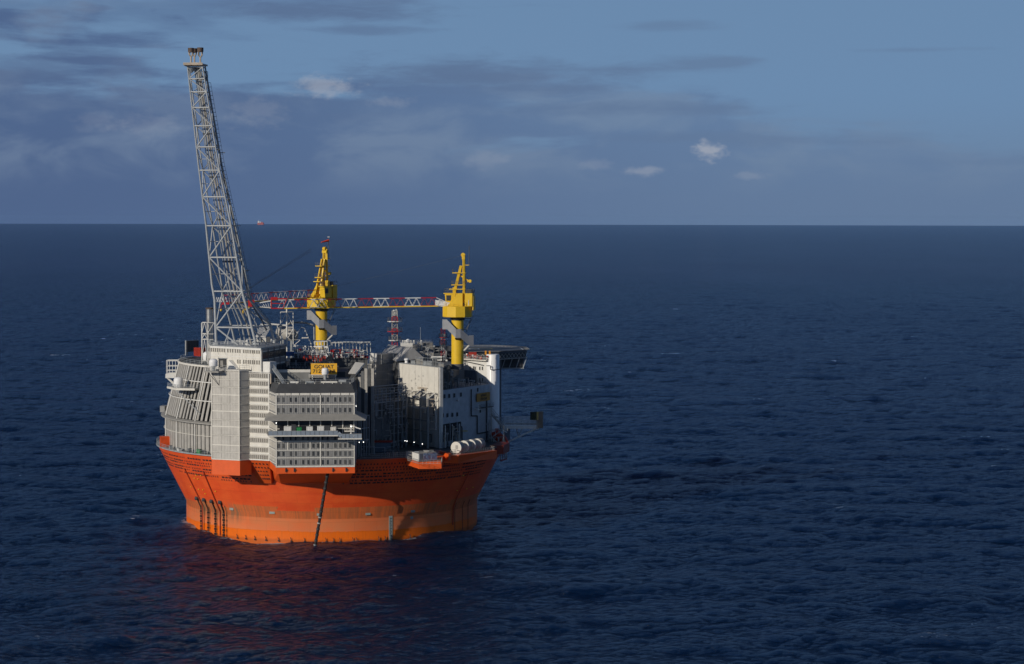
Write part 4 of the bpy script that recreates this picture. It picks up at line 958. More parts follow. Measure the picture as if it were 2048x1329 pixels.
# ---------------------------------------------------------------- cranes
def crane(cx, cy, zcol, zt, bdir, label, sideview):
    """pedestal crane: column at cx, cy up to the turret underside zt, boom along bdir"""
    t = thing('pedestal_crane', label, 'crane', (cx,cy,zcol), 'yellow pedestal cranes')
    f = Vector((bdir[0], bdir[1], 0)).normalized(); s = Vector((-f.y, f.x, 0)); up = Vector((0,0,1)); o = Vector((cx,cy,zt))
    def q(u, v, z): return o+f*u+s*v+up*z
    def blk(u0,u1,v0,v1,z0,z1,u0t=None,u1t=None):
        u0t = u0 if u0t is None else u0t; u1t = u1 if u1t is None else u1t
        return MB().hexa([q(u0,v0,z0),q(u1,v0,z0),q(u1,v1,z0),q(u0,v1,z0)],[q(u0t,v0,z1),q(u1t,v0,z1),q(u1t,v1,z1),q(u0t,v1,z1)])
    MB().tube((cx,cy,zcol),(cx,cy,zt),1.88,32).build('column', yellow, t, smooth=True)
    MB().tube((cx,cy,zcol-1.6),(cx,cy,zcol-.01),2.0,24).build('pedestal', dgrey, t, smooth=True)
    rail(t, [(cx+4.4*math.cos(R(a)), cy+4.4*math.sin(R(a)), zt+3.4) for a in range(0, 361, 36)], h=1.1, step=1.2, m=yellow, r=.035)
    MB().lathe([(1.9,0),(2.6,0),(2.6,.15),(1.9,.15)], (cx,cy,zt-3.8), 20).build('column_landing', dgrey, t)
    for zz_ in (zcol+3, zcol+7.5): MB().lathe([(1.87,-.08),(1.93,-.08),(1.93,.08),(1.87,.08)], (cx,cy,zz_), 28).build('weld_ring', yellow, t)
    MB().lathe([(1.9,0),(2.3,.05),(2.3,.5),(1.9,.6)], (cx,cy,zt-.9), 28).build('slew_ring', dark, t)
    MB().lathe([(.1,0),(4.45,0),(4.65,.15),(4.65,3.3),(4.5,3.4),(.1,3.4)], (cx,cy,zt), 10, a0=8, a1=368).build('turret', yellow, t)
    # support cheeks and house
    for v in (1.15,-2.55): blk(-1.9,2.9,v,v+1.4,3.4,7.4,-1.9,-.5).build('cheek_plate', yellow, t)
    blk(-1.9,-.9,-1.15,1.15,3.4,6.6).build('machinery_house', yellow, t)
    w1 = blk(-4.9,-2.6,-2.6,2.6,3.4,7.4); w1.build('winch_house', yellow, t)
    blk(-5.2,-4.9,-2.3,2.3,2.2,6.6).build('counterweight', yellow, t)
    rail(t, [q(-2.7,-2.6,7.4), q(-4.9,-2.6,7.4), q(-4.9,2.6,7.4), q(-2.7,2.6,7.4)], step=.9, m=dgrey, h=1.2)
    blk(-4.5,-3.0,-1.4,1.4,7.4,8.5).build('winch_drum', dark, t)
    # cab on the side
    v0 = 2.75*sideview; v1 = 4.7*sideview; v0, v1 = min(v0,v1), max(v0,v1)
    blk(.6,4.0,v0,v1,3.6,7.0,.6,4.4).build('cab', yellow, t)
    blk(4.02,4.12,v0+.2,v1-.2,5.0,6.7,4.2,4.36).build('windscreen', glass, t)
    blk(2.4,3.9,v0-.03,v1+.03,4.9,6.6).build('side_window', glass, t)
    blk(.4,4.8,v0-.15,v1+.15,7.0,7.25,.4,4.8).build('cab_roof', yellow, t)
    blk(1.0,2.0,v0+.4,v1-.4,7.25,9.0).build('roof_locker', yellow, t)
    rail(t, [q(.5,v0,7.25), q(4.6,v0,7.25), q(4.6,v1,7.25), q(.5,v1,7.25)], step=1.0, m=dgrey, h=1.3)
    # A-frame
    top = 19.4
    for v in (.9,-.9):
        MB().bar(q(1.7,v,4.6), q(-1.1,v*.55,top-3.6), .5, .75).build('mast_leg', yellow, t)
        MB().bar(q(-2.1,v,4.4), q(-1.9,v*.55,top-.4), .5, .7).build('mast_leg', yellow, t)
    MB().bar(q(-1.9,-.9,top-1.2), q(-1.9,.9,top-1.2), .9, .9).build('mast_head', yellow, t)
    mbh = MB(); a_, b_ = q(-1.75,-.5,top-.3), q(-1.75,.5,top-.3); mbh.tube(a_, b_, .66, 14).build('sheave', yellow, t)
    for z, u0, u1 in ((13.6,.6,-2.6),(9.9,.9,-2.5),(8.6,1.6,-2.5)):
        blk(u1,u0+.9,-1.35,1.35,z-.12,z+.12).build('mast_platform', yellow, t)
        if z > 9: rail(t, [q(u0+.9,-1.35,z+.1), q(u0+.9,1.35,z+.1)]+([q(u1,1.35,z+.1)] if z < 13 else []), step=.8, m=dgrey, h=1.1)
    MB().bar(q(.6,0,13.7), q(-3.4,0,11.2), .5, .35).build('mast_brace', yellow, t)
    MB().tube(q(-3.9,-.6,11.1), q(-3.9,.6,11.1), .5, 10).build('rope_sheave', yellow, t)
    MB().bar(q(-2.1,0,10.4), q(-3.6,0,11.1), .2, .2).build('mast_brace', yellow, t)
    blk(-3.6,-2.0,-.8,.8,15.9,16.1).build('mast_platform', yellow, t); MB().tube(q(-3.5,0,16), q(-3.6,0,21.8), .09, 5).build('antenna', dgrey, t)
    # stair round the column, clad in grey sheet, wound toward the photograph's side
    stm = mat('stair_sheet_grey', (.25,.26,.28), .55)
    def sheet(x0, z0, x1, z1, h, y0, y1, m_, nm='stair_cladding'):
        MB().hexa([(cx+x0,cy+y0,z0),(cx+x1,cy+y1,z1),(cx+x1,cy+y1+.9,z1),(cx+x0,cy+y0+.9,z0)],[(cx+x0,cy+y0,z0+h),(cx+x1,cy+y1,z1+h),(cx+x1,cy+y1+.9,z1+h),(cx+x0,cy+y0+.9,z0+h)]).build(nm, m_, t)
    zt_ = zt
    sheet(-4.7,zt_-3.7,-3.3,zt_-3.7,3.0,-1.3,-1.9,stm); sheet(-3.3,zt_-3.7,-.7,zt_-6.3,2.9,-1.9,-3.3,stm); sheet(-.75,zt_-6.3,.75,zt_-6.3,2.7,-3.3,-3.1,stm)
    sheet(.75,zt_-6.3,3.4,zt_-8.6,2.8,-3.1,-1.8,stm); sheet(3.4,zt_-8.6,4.9,zt_-8.6,3.0,-1.8,-1.2,stm)
    MB().bar((cx+3.4,cy-1.5,zt_-8.7),(cx+1.9,cy-2.0,zt_-10.2),1.0,.2).build('stair_support', cream, t)
    MB().bar((cx-.2,cy-3.2,zt_-6.3),(cx+.2,cy-1.8,zt_-7.0),1.6,.2).build('stair_support', dark, t)
    mb = MB(); mb.bar((cx+2.0,cy-.5,zt_-.4),(cx+4.1,cy-.5,zt_-.4),.15,.15); mb.bar((cx+4.1,cy-.5,zt_-.4),(cx+1.9,cy-.5,zt_-6.6),.15,.15); mb.bar((cx+4.6,cy-.5,zt_-.4),(cx+2.4,cy-.5,zt_-4),.12,.12); mb.build('ladder_frame', dgrey, t)
    return t, q
def boom(t, a, b, n, h, wd, first, start_taper=True):
    """lattice boom of n sections from a to b, painted red and white in turn, yellow walkway underneath"""
    a, b = Vector(a), Vector(b); d = (b-a); s = d.cross(Vector((0,0,1))).normalized(); up = Vector((0,0,1))
    for i in range(n):
        p, q = a+d*(i/n), a+d*((i+1)/n); m_ = (bwhite, red)[(i+first) % 2]
        h0 = h*(.12 if i == 0 and start_taper else 1); mb = MB()
        if i == 0 and start_taper: p0u = up*0.0
        for v in (-wd/2, wd/2):
            w0_ = v*(.35 if i == 0 and start_taper else 1)
            tp0, tp1, bt0, bt1 = p+s*w0_+up*h0, q+s*v+up*h, p+s*w0_, q+s*v
            mb.tube(tp0, tp1, .14 if v < 0 else .10, 6); mb.tube(bt0, bt1, .09, 6)
            for k in range(2):
                f0, f1, f2 = k/2, (k+.5)/2, (k+1)/2
                mb.tube(bt0.lerp(bt1,f0), tp0.lerp(tp1,f1), .03 if m_ is red else .055, 5); mb.tube(tp0.lerp(tp1,f1), bt0.lerp(bt1,f2), .03 if m_ is red else .055, 5)
        mb.tube(q-s*wd/2+up*h, q+s*wd/2+up*h, .08, 5); mb.tube(q-s*wd/2, q+s*wd/2, .08, 5)
        mb.build('boom_section', m_, t)
    MB().bar(a+d*.08-s*wd*.55-up*.12, b-s*wd*.55-up*.12, .18, .32).build('walkway_beam', yellow, t)
    MB().bar(a+d*.1-s*.0-up*.25, b-up*.25, .7, .08).build('walkway', dgrey, t)
RC = W(915,700,-8); cr, cq = crane(RC.x, -8, 49.6, 64.0, (-1,.20), 'right yellow pedestal crane with round column beside the helideck', -1)
ba = W(903,603.5,-8); ba.z = 67.9; bb = W(556,608.5,-12.5); bb.z = W(556,616.5,-12.5).z
boom(cr, ba-Vector((0,0,.3)), bb, 11, 2.45, 1.9, 0)
MB().hexa([ba+Vector((1,-.9,-.6)),ba+Vector((-5,-.9,-.7)),ba+Vector((-5,.9,-.7)),ba+Vector((1,.9,-.6))],[ba+Vector((1,-.9,.3)),ba+Vector((-5,-.9,1.4)),ba+Vector((-5,.9,1.4)),ba+Vector((1,.9,.3))]).build('boom_foot', bwhite, cr)
mb = MB()
for v in (-.4,.4): mb.tube(cq(-1.9,v,19.0), ba.lerp(bb,.97)+Vector((0,v,2.6)), .022, 4)
mb.build('hoist_rope', dgrey, cr)
# tip: red cage, white taper, hook gear
d = (bb-ba).normalized(); mb = MB(); a = bb+Vector((1.5,0,0)); c = bb+Vector((-2.0,0,0))
for v in (-1.1, 1.1):
    mb.path([a+Vector((0,v,-.1)), c+Vector((0,v,-.1)), c+Vector((0,v,2.8)), a+Vector((1.2,v,2.8)), a+Vector((0,v,-.1))], .16, 6); mb.tube(a+Vector((0,v,1.4)), c+Vector((0,v,1.4)), .12, 6)
mb.box(c.x-.2, c.x+1.8, c.y-1.2, c.y+1.2, c.z+2.5, c.z+3.3); mb.build('tip_cage', red, cr)
nb_ = P(512,607.5,-12.5); mb = MB()
for v in (-.6,.6): mb.tube(c+Vector((0,v,2.2)), nb_+Vector((0,v,0)), .16, 6); mb.tube(c+Vector((0,v,0)), P(519,614,-12.5)+Vector((0,v,0)), .12, 6)
for k in range(6): f = k/6; mb.tube(c.lerp(P(519,614,-12.5),f), (c+Vector((0,0,2.2))).lerp(nb_,f+.1), .08, 5)
mb.build('tip_taper', bwhite, cr)
MB().bar(c, P(517,614.5,-12.5), .25, .3).build('walkway_beam', yellow, cr)
a, b2 = P(503,611,-14), P(486,622,-15); MB().bar(a, b2, .4, .5).build('jib_arm', yellow, cr); MB().box(a.x-1.0,a.x+.9,-14.6,-13.4,a.z-.4,a.z+1.6).build('hook_block', red, cr)
MB().path([b2, b2+Vector((0,0,-1.3))], .2, 6).build('hook', yellow, cr)
Ff = Face((RC.x+2.9,-11.0),(RC.x+5.2,-10.4))
sb = MB(); Ff.mbox(sb, .1, 2.0, 67.7, 69.3, .3, .42); sb.build('warning_board', white, cr)
sb = MB()
for k in range(4): Ff.mbox(sb, .35, 1.75, 67.95+k*.33, 68.10+k*.33, .42, .45)
Ff.mbox(sb, .8, 1.3, 68.95, 69.2, .42, .45); sb.build('board_marking', red, cr)
LC = W(643,650,30); cl, lqf = crane(LC.x, 30, 50.5, 65.3, (-.62,-.78), 'left yellow pedestal crane standing far back behind the process deck', 1)
la = W(627,594,26); lb2 = W(452,606,-13.5); la.z = 69.0; boom(cl, la, lb2, 9, 2.3, 1.8, 1, False)
q = P(442,618,-14); mb = MB(); mb.path([lb2+Vector((0,0,1)), q+Vector((0,0,1)), q], .15, 6); mb.build('hook_rope', red, cl); MB().lathe([(.01,-.9),(.35,-.5),(.3,0),(.01,.1)], q, 8).build('hook', yellow, cl)
mb = MB()
for k in range(7): x = lb2.x+.4-k*.55; mb.tube((x, lb2.y, lb2.z+.2), (x-.5, lb2.y+.4, lb2.z+1.6), .12, 5)
mb.build('sheave_cluster', bwhite, cl); MB().box(lb2.x-1.3,lb2.x+1,lb2.y-.7,lb2.y+.7,lb2.z-.5,lb2.z+.1).build('tip_frame', red, cl)
mb = MB()
for dz_ in (0,.7): mb.tube(P(622,503,28)+Vector((0,0,dz_)), P(500,577,-5)+Vector((0,0,dz_*.4)), .05, 4)
mb.build('luffing_rope', dark, cl)
q = P(657,500,30); wsk = thing('windsock', 'orange red windsock on a thin pole above the left crane', 'windsock', q)
MB().tube(q, P(657,473,30), .07, 6).build('pole', dgrey, wsk); MB().tube(P(657,481.5,30), P(642.5,485,28), .42, 12, .16).build('sock', sock, wsk, smooth=True)
MB().box(q.x-.35,q.x+.35,q.y-.3,q.y+.3,P(657,475,30).z,P(657,475,30).z+.2).build('beacon', white, wsk)

# ---------------------------------------------------------------- process deck between the cranes
pm = thing('process_module', 'dark shaded multi-level process module behind the yellow name board', 'module', (0,-20,DZ))
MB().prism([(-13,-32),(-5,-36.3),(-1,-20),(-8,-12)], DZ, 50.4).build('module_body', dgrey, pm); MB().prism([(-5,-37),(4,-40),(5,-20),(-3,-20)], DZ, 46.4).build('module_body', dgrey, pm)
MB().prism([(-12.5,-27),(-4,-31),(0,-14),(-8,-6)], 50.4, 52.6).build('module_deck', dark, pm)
rp2 = random.Random(21)
Fm = Face((-13,-32),(-5,-36.3))
for k in range(9): u = .3+k*(Fm.len-.6)/8; Fm.box('column', pm, u-.15, u+.15, DZ, 50.9, 0, .35, dgrey)
for z in (45, 47.5, 50.2): Fm.box('beam', pm, 0, Fm.len, z-.15, z+.15, .02, .3, steel if z > 50 else dgrey)
def frame(nm, label, x0, x1, y, z0, z1, nx, nz, m, r_=.13, dep=3, slope=0.0, cat='frame', diag=False):
    t = thing(nm, label, cat, (x0, y, z0)); 
    for yy in (y, y+dep):
        for i in range(nx+1):
            x = x0+(x1-x0)*i/nx; yo = yy+slope*(x-x0); ibar('post', t, (x,yo,z0), (x,yo,z1), r_, m, 6)
            if diag and i < nx and yy == y:
                x2 = x0+(x1-x0)*(i+1)/nx; ibar('brace', t, (x,yo,z0 if i % 2 else z1), (x2,yy+slope*(x2-x0),z1 if i % 2 else z0), r_*.8, m, 6)
        for k in range(nz+1):
            z = z0+(z1-z0)*k/nz
            if k: ibar('beam', t, (x0,yy,z), (x1,yy+slope*(x1-x0),z), r_, m, 6)
    for i in range(nx+1):
        x = x0+(x1-x0)*i/nx; ibar('cross_beam', t, (x,y+slope*(x-x0),z1), (x,y+dep+slope*(x-x0),z1), r_, m, 6)
    return t
# long white louvred rack sloping across the middle
a, b = W(588,693,-14), W(657,704,-22); rk = thing('valve_rack', 'long low white rack with close uprights across the middle of the deck', 'rack', (a.x,a.y,52.6))
Fr = Face((a.x,a.y),(b.x,b.y)); zr = a.z
for k in range(22): u = k*Fr.len/21; Fr.box('upright', rk, u-.08, u+.08, zr-2.1, zr, 0, .15, white)
Fr.box('top_beam', rk, 0, Fr.len, zr, zr+.3, -.2, .3, white); Fr.box('bottom_beam', rk, 0, Fr.len, zr-2.3, zr-2.1, -.2, .3, white)
for k in range(8): u = 2.5+k*.95; Fr.box('cylinder_head', rk, u, u+.45, zr-1.9, zr-1.0, .2, .6, white)
x0, x1 = W(630,700,-19).x, W(661,700,-19).x
frame('cage_rack', 'white open cage frame with square bays in front of the left crane column', x0, x1, -19, W(640,704,-19).z, W(640,683.5,-19).z, 5, 2, white, .15, 4)
x0, x1 = W(664,700,13).x, W(741,700,13).x
frame('cage_rack', 'long white railing-like frame right of the square-bay cage', x0, x1, 13, W(700,704,13).z, W(700,686,13).z, 11, 1, white, .12, 5, slope=-.12)
x0, x1 = W(668,700,12).x, W(735,700,12).x
frame('cage_rack', 'lower grey frame holding red and orange pipework right of the cage', x0, x1, 12, 50.5, 52.6, 9, 2, steel, .11, 4, slope=-.08)
MB().prism([(-2,10),(11,10),(11,20),(-2,20)], DZ, 50.45).build('module_body', dgrey, pm)
# pipework clutter, one thing with pieces
pk = thing('deck_pipework', 'tangle of grey, white and red pipes and valves on the shaded process deck', 'pipework', (3,-20,50.5))
for (lst, m_) in (((0,1),steel),((2,3),white),((4,5),red),((6,),dark)):
    for grp in lst:
        mb = MB()
        for k in range(9 if m_ is red else 18):
            x = rp2.uniform(-11, -1.5); y = rp2.uniform(-32, -14)-(x+11)*.1; z = 50.4 if y < -28 else 52.6
            h = rp2.uniform(.6, 2.6); r_ = rp2.uniform(.07, .22)
            if grp == 4 or grp == 5: h = rp2.uniform(.3, 1.0); r_ = .08
            mb.tube((x,y,z), (x,y,z+h), r_, 6)
            if k % 2: mb.tube((x,y,z+h), (x+rp2.uniform(-3,3),y+rp2.uniform(-1,1),z+h), r_*.8, 6)
            if k % 3 == 0: mb.box(x-.4,x+.4,y-.3,y+.3,z+h*.3,z+h*.3+.5)
        tag(mb.build('pipe_run', m_, pk), kind='stuff')
for px, py in ((629,706.5),(664,702),(600,700)): q = W(px,py,-20); MB().box(q.x-.5,q.x+.5,-20.4,-19.6,q.z-.5,q.z+.3).build('valve_box', red, pk)
q = W(582,707,-24); MB().box(q.x-1.4,q.x+1.0,-25,-23.5,q.z-.8,q.z+.5).build('blue_tank', bluep, pk)
rsm = MB()
for k in range(14):
    q = W(606+k*3.4+rp2.uniform(-1,1), 712+rp2.uniform(0,10), -35.2-.3*(k%3)); rsm.box(q.x-.14,q.x+.14,q.y-.1,q.y+.1,q.z-.5,q.z+.5)
tag(rsm.build('fire_hose_box', redc, pk), kind='stuff')
wv = MB()
for k in range(30):
    q = W(600+k*4.6+rp2.uniform(-2,2), 703+rp2.uniform(-4,10), -30+rp2.uniform(-4,8)); s_ = rp2.uniform(.12,.3); wv.lathe([(.01,-s_),(s_,0),(.01,s_)], q, 6)
tag(wv.build('valve_wheel', white, pk), kind='stuff')
# railing run in front of the sign area
rail(pm, [Vector((-12.6,-32.4,50.4)), Vector((-5,-36.6,50.4)), Vector((-1,-19,50.4))], h=1.3, step=1.3, m=steel)
rail(pm, [Vector((-12.3,-26.8,52.6)), Vector((-4,-30.8,52.6)), Vector((0,-14,52.6))], h=1.3, step=1.3, m=steel)
# left derrick posts with braces
dk = thing('derrick_frame', 'tall white braced post frame between the flare tower and the left crane', 'frame', W(575,690,-5))
yq = -5; zb1 = 50.4
for px, top, r_ in ((561.5,624,.14),(573.8,618,.24),(586.5,624,.15)):
    a = W(px,690,yq); ibar('post', dk, (a.x,yq,zb1), (a.x,yq,W(px,top,yq).z), r_, white, 8)
ibar('beam', dk, P(561.5,624.5,yq), P(574,624.5,yq), .13, white, 6); ibar('beam', dk, P(574,624.5,yq), P(586.5,624,yq), .1, steel, 6)
for a, b in (((563,646),(573,626)),((574,626),(585,650)),((556,674),(573,657)),((575,678),(586.5,658)),((586,693),(600,681)),((546,660),(557,678))): ibar('brace', dk, P(*a,yq), P(*b,yq), .11, white, 6)
ibar('beam', dk, P(540,648.5,yq), P(573,651.5,yq), .28, white, 8)
ibar('beam', dk, P(548,680,yq), P(600,680,yq), .1, steel, 6); ibar('beam', dk, P(586,655,yq), P(573,655,yq), .13, white, 6)
ibar('post', dk, P(555,651,yq), P(555,676,yq), .12, white, 6); ibar('post', dk, P(509.5,618,yq), P(509.5,652,yq), .14, white, 6)
MB().path([P(572,652,yq+3),P(580,647,yq+3),P(592,645,yq+3),P(612,646,yq+3),P(622,649.5,yq+3),P(628,651,yq+3)], .3, 8).build('loop_pipe', canopy, dk)
MB().path([P(628,651,yq+3),P(628.5,690,yq+3)], .22, 8).build('loop_pipe', steel, dk)
MB().path([P(590,676,yq+2),P(602,655,yq+2),P(609,657,yq+2),P(616,673,yq+2),P(623,690,yq+2)], .09, 6).build('guy_wire', steel, dk)
for px, py in ((610.5,662.7),(614,670.3),(618.5,680),(622,688),(594.5,665.5),(604.8,676.5),(607,696),(613.5,695)): q = P(px,py,yq+2); MB().lathe([(.01,-.3),(.28,0),(.01,.3)], q, 8).build('junction_box', white, dk)
MB().bar(P(604,676.3,yq+1), P(617,675.8,yq+1), .3, .3).build('lamp_arm', cream, dk)
vs = thing('process_vessel', 'large pale horizontal vessel lying behind the white post frame', 'tank', W(573,672,2))
a, b = W(560,664,4), W(588,672,1); MB().tube(a, b, 2.0, 20).build('vessel_shell', panelg, vs, smooth=True)
for e_, s_ in ((a,-1),(b,1)):
    d = (b-a).normalized()*s_; MB().tube(e_, e_+d*.9, 2.0, 20, 1.1).build('end_cap', panelg, vs, smooth=True)
for f in (.2,.8): q = a.lerp(b,f); MB().box(q.x-.3,q.x+.3,q.y-1.5,q.y+1.5,50.4,q.z-1.2).build('saddle', steel, vs)
# slanting slatted tray
tr = thing('cable_tray', 'white slatted tray leaning between the flare tower legs and the post frame', 'rack', W(528,673,-14))
c0, c1, c2_, c3 = P(512,672,-14), P(531,675,-14), P(545,652,-7), P(521,649,-7)
for k in range(9): f = (k+.5)/9; ibar('slat', tr, c0.lerp(c1,f), c3.lerp(c2_,f), .13, white, 6)
ibar('beam', tr, c0, c1, .2, white, 6); ibar('beam', tr, c3, c2_, .2, white, 6)
for c in (c0, c1): ibar('post', tr, c, Vector((c.x,c.y,50.4)), .14, white, 6)
eq = thing('roof_equipment', 'row of white and grey roof boxes behind the flare house railing', 'equipment', W(532,688,-20))
for px, w_, h_, m_ in ((513,.8,1.7,white),(520,1.2,.9,steel),(527,1.6,1.2,cream),(537,1.0,1.5,dgrey),(546,1.4,.9,white),(556,1.0,1.3,steel),(563,.8,1.8,white)):
    q = W(px,690,-21); MB().box(q.x-w_/2,q.x+w_/2,-21.5,-20.6,HZ1+.2,HZ1+.2+h_).build('equipment_box', m_, eq)
# module deck to the left under frames (so nothing floats)
MB().prism([(-22,-14),(-13.5,-31),(-6,-10),(-5,-10),(-4,12),(-10,16),(-34,0),(-37,-21)], 47.5, 50.35).build('module_deck', dark, pm)
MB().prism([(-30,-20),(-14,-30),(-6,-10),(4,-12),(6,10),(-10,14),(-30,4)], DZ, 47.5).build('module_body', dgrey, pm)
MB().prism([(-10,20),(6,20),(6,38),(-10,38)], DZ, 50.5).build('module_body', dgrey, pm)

# name board and its radome
def sign(F, z0, z1, t, lines, m_, tm, size):
    mb = MB(); F.mbox(mb, 0, F.len, z0, z1, -.15, 0); mb.build('board', m_, t)
    for txt, zc, s_ in lines:
        cu = bpy.data.curves.new('lettering', 'FONT'); cu.body = txt; cu.size = s_; cu.extrude = .02; cu.align_x = 'CENTER'; cu.align_y = 'CENTER'; cu.offset = .03
        cu.materials.append(tm); o = bpy.data.objects.new('lettering', cu); COL.objects.link(o)
        bpy.context.view_layer.update(); me = bpy.data.meshes.new_from_object(o.evaluated_get(bpy.context.evaluated_depsgraph_get()))
        bpy.data.objects.remove(o); o = bpy.data.objects.new('lettering', me); put(o, t)
        o.location = F.p(F.len/2, zc, .03)-base_of(t); o.rotation_euler = (math.pi/2, 0, F.rz); o.scale = (1.12,1,1)
S0, S1 = W(621.8,738,-50), W(674,739,-50.4)
sg = thing('name_board', 'bright yellow name board with black lettering above the quarters roof', 'sign', (S0.x,-50,49))
Fsg = Face(S0, S1); zt_, zb_ = W(648,727.2,-50).z, W(648,749.5,-50).z
ins = mat('sign_black', (.05,.04,.03), .6)
sign(Fsg, zb_, zt_, sg, (('GOLIAT', zt_-.98, 1.42),('7122  ENI', zb_+.92, 1.42)), yellowd, ins, 1)
for u in (.4, Fsg.len/2, Fsg.len-.4): Fsg.box('post', sg, u-.1, u+.1, 47.9, zb_, -.1, .1, white)
Fsg.box('base_frame', sg, -.6, Fsg.len, zb_-.25, zb_-.03, -.3, .3, cream); Fsg.box('base_frame', sg, -.6, Fsg.len-.4, zb_-.75, zb_-.6, -.1, .5, cream)
q = W(650.3,749.6,-52.5); rd = thing('radome', 'small white radome standing right in front of the yellow name board', 'radome', (q.x,q.y,47.9), 'satellite domes')
dome(rd, q, 1.0, 1.35); MB().tube((q.x,q.y,47.9), q+Vector((0,0,.1)), .3, 10, .6).build('pedestal', steel, rd)

# ---------------------------------------------------------------- chute, grey fins, cladded box
ch = thing('sloping_hood', 'cream sloping hood above tall grey fins right of the name board', 'hood', W(712,748,-36))
q0, q1, q2, q3 = P(711,724.5,-30), P(728.5,726.5,-30), P(710.5,748.5,-36), P(696,747.6,-36)
mb = MB().add([q0,q1,q2,q3]+[p+Vector((.3,.6,-.35)) for p in (q0,q1,q2,q3)], [(0,3,2,1),(4,5,6,7),(0,1,5,4),(1,2,6,5),(2,3,7,6),(3,0,4,7)]); mb.build('hood_panel', cream, ch)
MB().prism([(q3.x,-35.4),(q2.x,-35.4),(q1.x,-29),(q0.x,-29)], DZ, [46.5,46.5,49.8,49.8]).build('shaft_wall', dgrey, ch)
Fcf = Face((q2.x-.1,-33.2),(q2.x+5.7,-35.4))
for k, m_ in enumerate((dgrey, panelg, dgrey, panelg, dark, panelg)):
    u = k*Fcf.len/6; Fcf.box('fin', ch, u+.05, u+Fcf.len/6-.1, DZ, 47.6+min(k,3)*.8, .0, .35, m_)
bx = thing('cladded_shaft', 'grey cladded square shaft with pale bands left of the big cream wall', 'building', (15,6,DZ))
K0, K1, K2 = Vector((11.1,7.0,0)), Vector((13.6,2.2,0)), Vector((20.75,6.2,0)); BZ = 48.75
MB().prism([K0.xy, K1.xy, K2.xy, (18,12)], DZ, BZ).build('wall', greyc, bx)
Fk0, Fk1 = Face(K0, K1), Face(K1, K2)
kz = [Fk1.vpy(py, .5) for py in (743.5, 760, 776, 792, 808)]
for F_ in (Fk0, Fk1):
    for z in kz+[BZ-.15]: F_.box('band', bx, 0, F_.len, z-.1, z+.1, 0, .12, cream if F_ is Fk0 else canopy)
    zz_ = [BZ-.3]+kz
    for a, b in zip(zz_, zz_[1:]):
        n_ = 2 if F_ is Fk0 else 4
        for k in range(n_): F_.box('cladding_panel', bx, .15+k*(F_.len-.3)/n_+.02, .15+(k+1)*(F_.len-.3)/n_-.02, b+.15, a-.15, 0, .07, greyc)
Fk0.box('corner_post', bx, Fk0.len-.35, Fk0.len, DZ, BZ, 0, .15, cream)
mb = MB().prism([(K0.x+.6,K0.y+.2),(K1.x+.3,K1.y+1),(K2.x-.3,K2.y+.6),(18,10)], BZ, BZ+3.3); mb.build('penthouse', greyc, bx)
Fp = Face((K1.x+.3,K1.y+1),(K2.x-.3,K2.y+.6)); Fp.box('band', bx, 0, Fp.len, BZ+3.1, BZ+3.3, 0, .1, cream)
for u in (1.6, Fp.len-1.6, Fp.len-.1): Fp.box('mullion', bx, u-.1, u+.1, BZ, BZ+3.3, 0, .1, cream)
MB().prism([(K0.x+.6,K0.y+.2),(K1.x+.3,K1.y+.95),(K1.x+.3,K1.y+2.0),(K0.x+1,K0.y+1)], BZ+.8, BZ+3.35).build('penthouse_side', white, bx)
rail(bx, [K0+Vector((0,0,BZ)), K1+Vector((0,0,BZ)), K2+Vector((0,0,BZ))], h=1.4, step=1.1)
hw = thing('life_jacket_locker', 'small group of bright red lockers beside the grey penthouse', 'locker', W(722,718,-10))
for px, py in ((721,716),(729,714.5),(733,716)): q = W(px,py,11); MB().box(q.x-.5,q.x+.5,10.5,11.4,q.z-.7,q.z+.5).build('locker_body', mat('bright_red', (.6,.03,.04), .5), hw)
for px, w_ in ((700,2.6),(710,3.4),(719,3)):
    q = W(px,717,11); MB().box(q.x-w_/2,q.x+w_/2,10.5,11.5,50.46,50.9).build('deck_plate', white, pm)

# ---------------------------------------------------------------- deep shaded frames below
sf = thing('shaded_framework', 'tall dark grid of columns and beams in the shade behind the crate sponson', 'frame', (14,-20,DZ))
Fg = Face(W(722,850,-34), W(812,850,-18)); 
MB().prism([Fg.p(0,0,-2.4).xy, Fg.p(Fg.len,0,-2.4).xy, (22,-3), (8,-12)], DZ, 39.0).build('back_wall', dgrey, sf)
for k in range(12):
    u = k*Fg.len/11; Fg.box('column', sf, u-.13, u+.13, DZ, 43.5, -.15, .15, steel)
for k in range(8):
    z = DZ+2.2+k*2.45; Fg.box('beam', sf, 0, Fg.len, z-.1, z+.1, -.1, .1, steel)
for k in range(6): z = 39.2+k*.85; Fg.box('rail_bar', sf, 4.5, Fg.len, z-.06, z+.06, .16, .24, steel)
for u0 in (5.2, 9.6): Fg.box('cladding_panel', sf, u0, u0+3.9, DZ+3.5, DZ+10.5, .18, .3, dgrey)
q = Fg.p(7,DZ,2.2); MB().box(q.x-2.6,q.x+2.6,q.y-1.2,q.y+1.2,DZ,DZ+2.6).build('skid_unit', mat('slate_blue', (.13,.16,.20), .6), sf)
q = Fg.p(7,DZ+2.9,2.2); MB().box(q.x-3.3,q.x+3.2,q.y-.4,q.y+.4,DZ+2.7,DZ+3.3).build('skid_beam', redc, sf)
q = W(735,818,-33); MB().box(q.x-.8,q.x+1.6,-33.5,-32,q.z-.8,q.z+.8).build('hose_reel', redc, sf)
dv = Face(W(712,850,-46), W(738,850,-40))
for k in range(6): u = k*dv.len/5; dv.box('column', sf, u-.12, u+.12, DZ, 36.8, -.12, .12, steel)
for z in (29.5, 33, 36.6): dv.box('beam', sf, 0, dv.len, z-.1, z+.1, -.1, .1, steel)
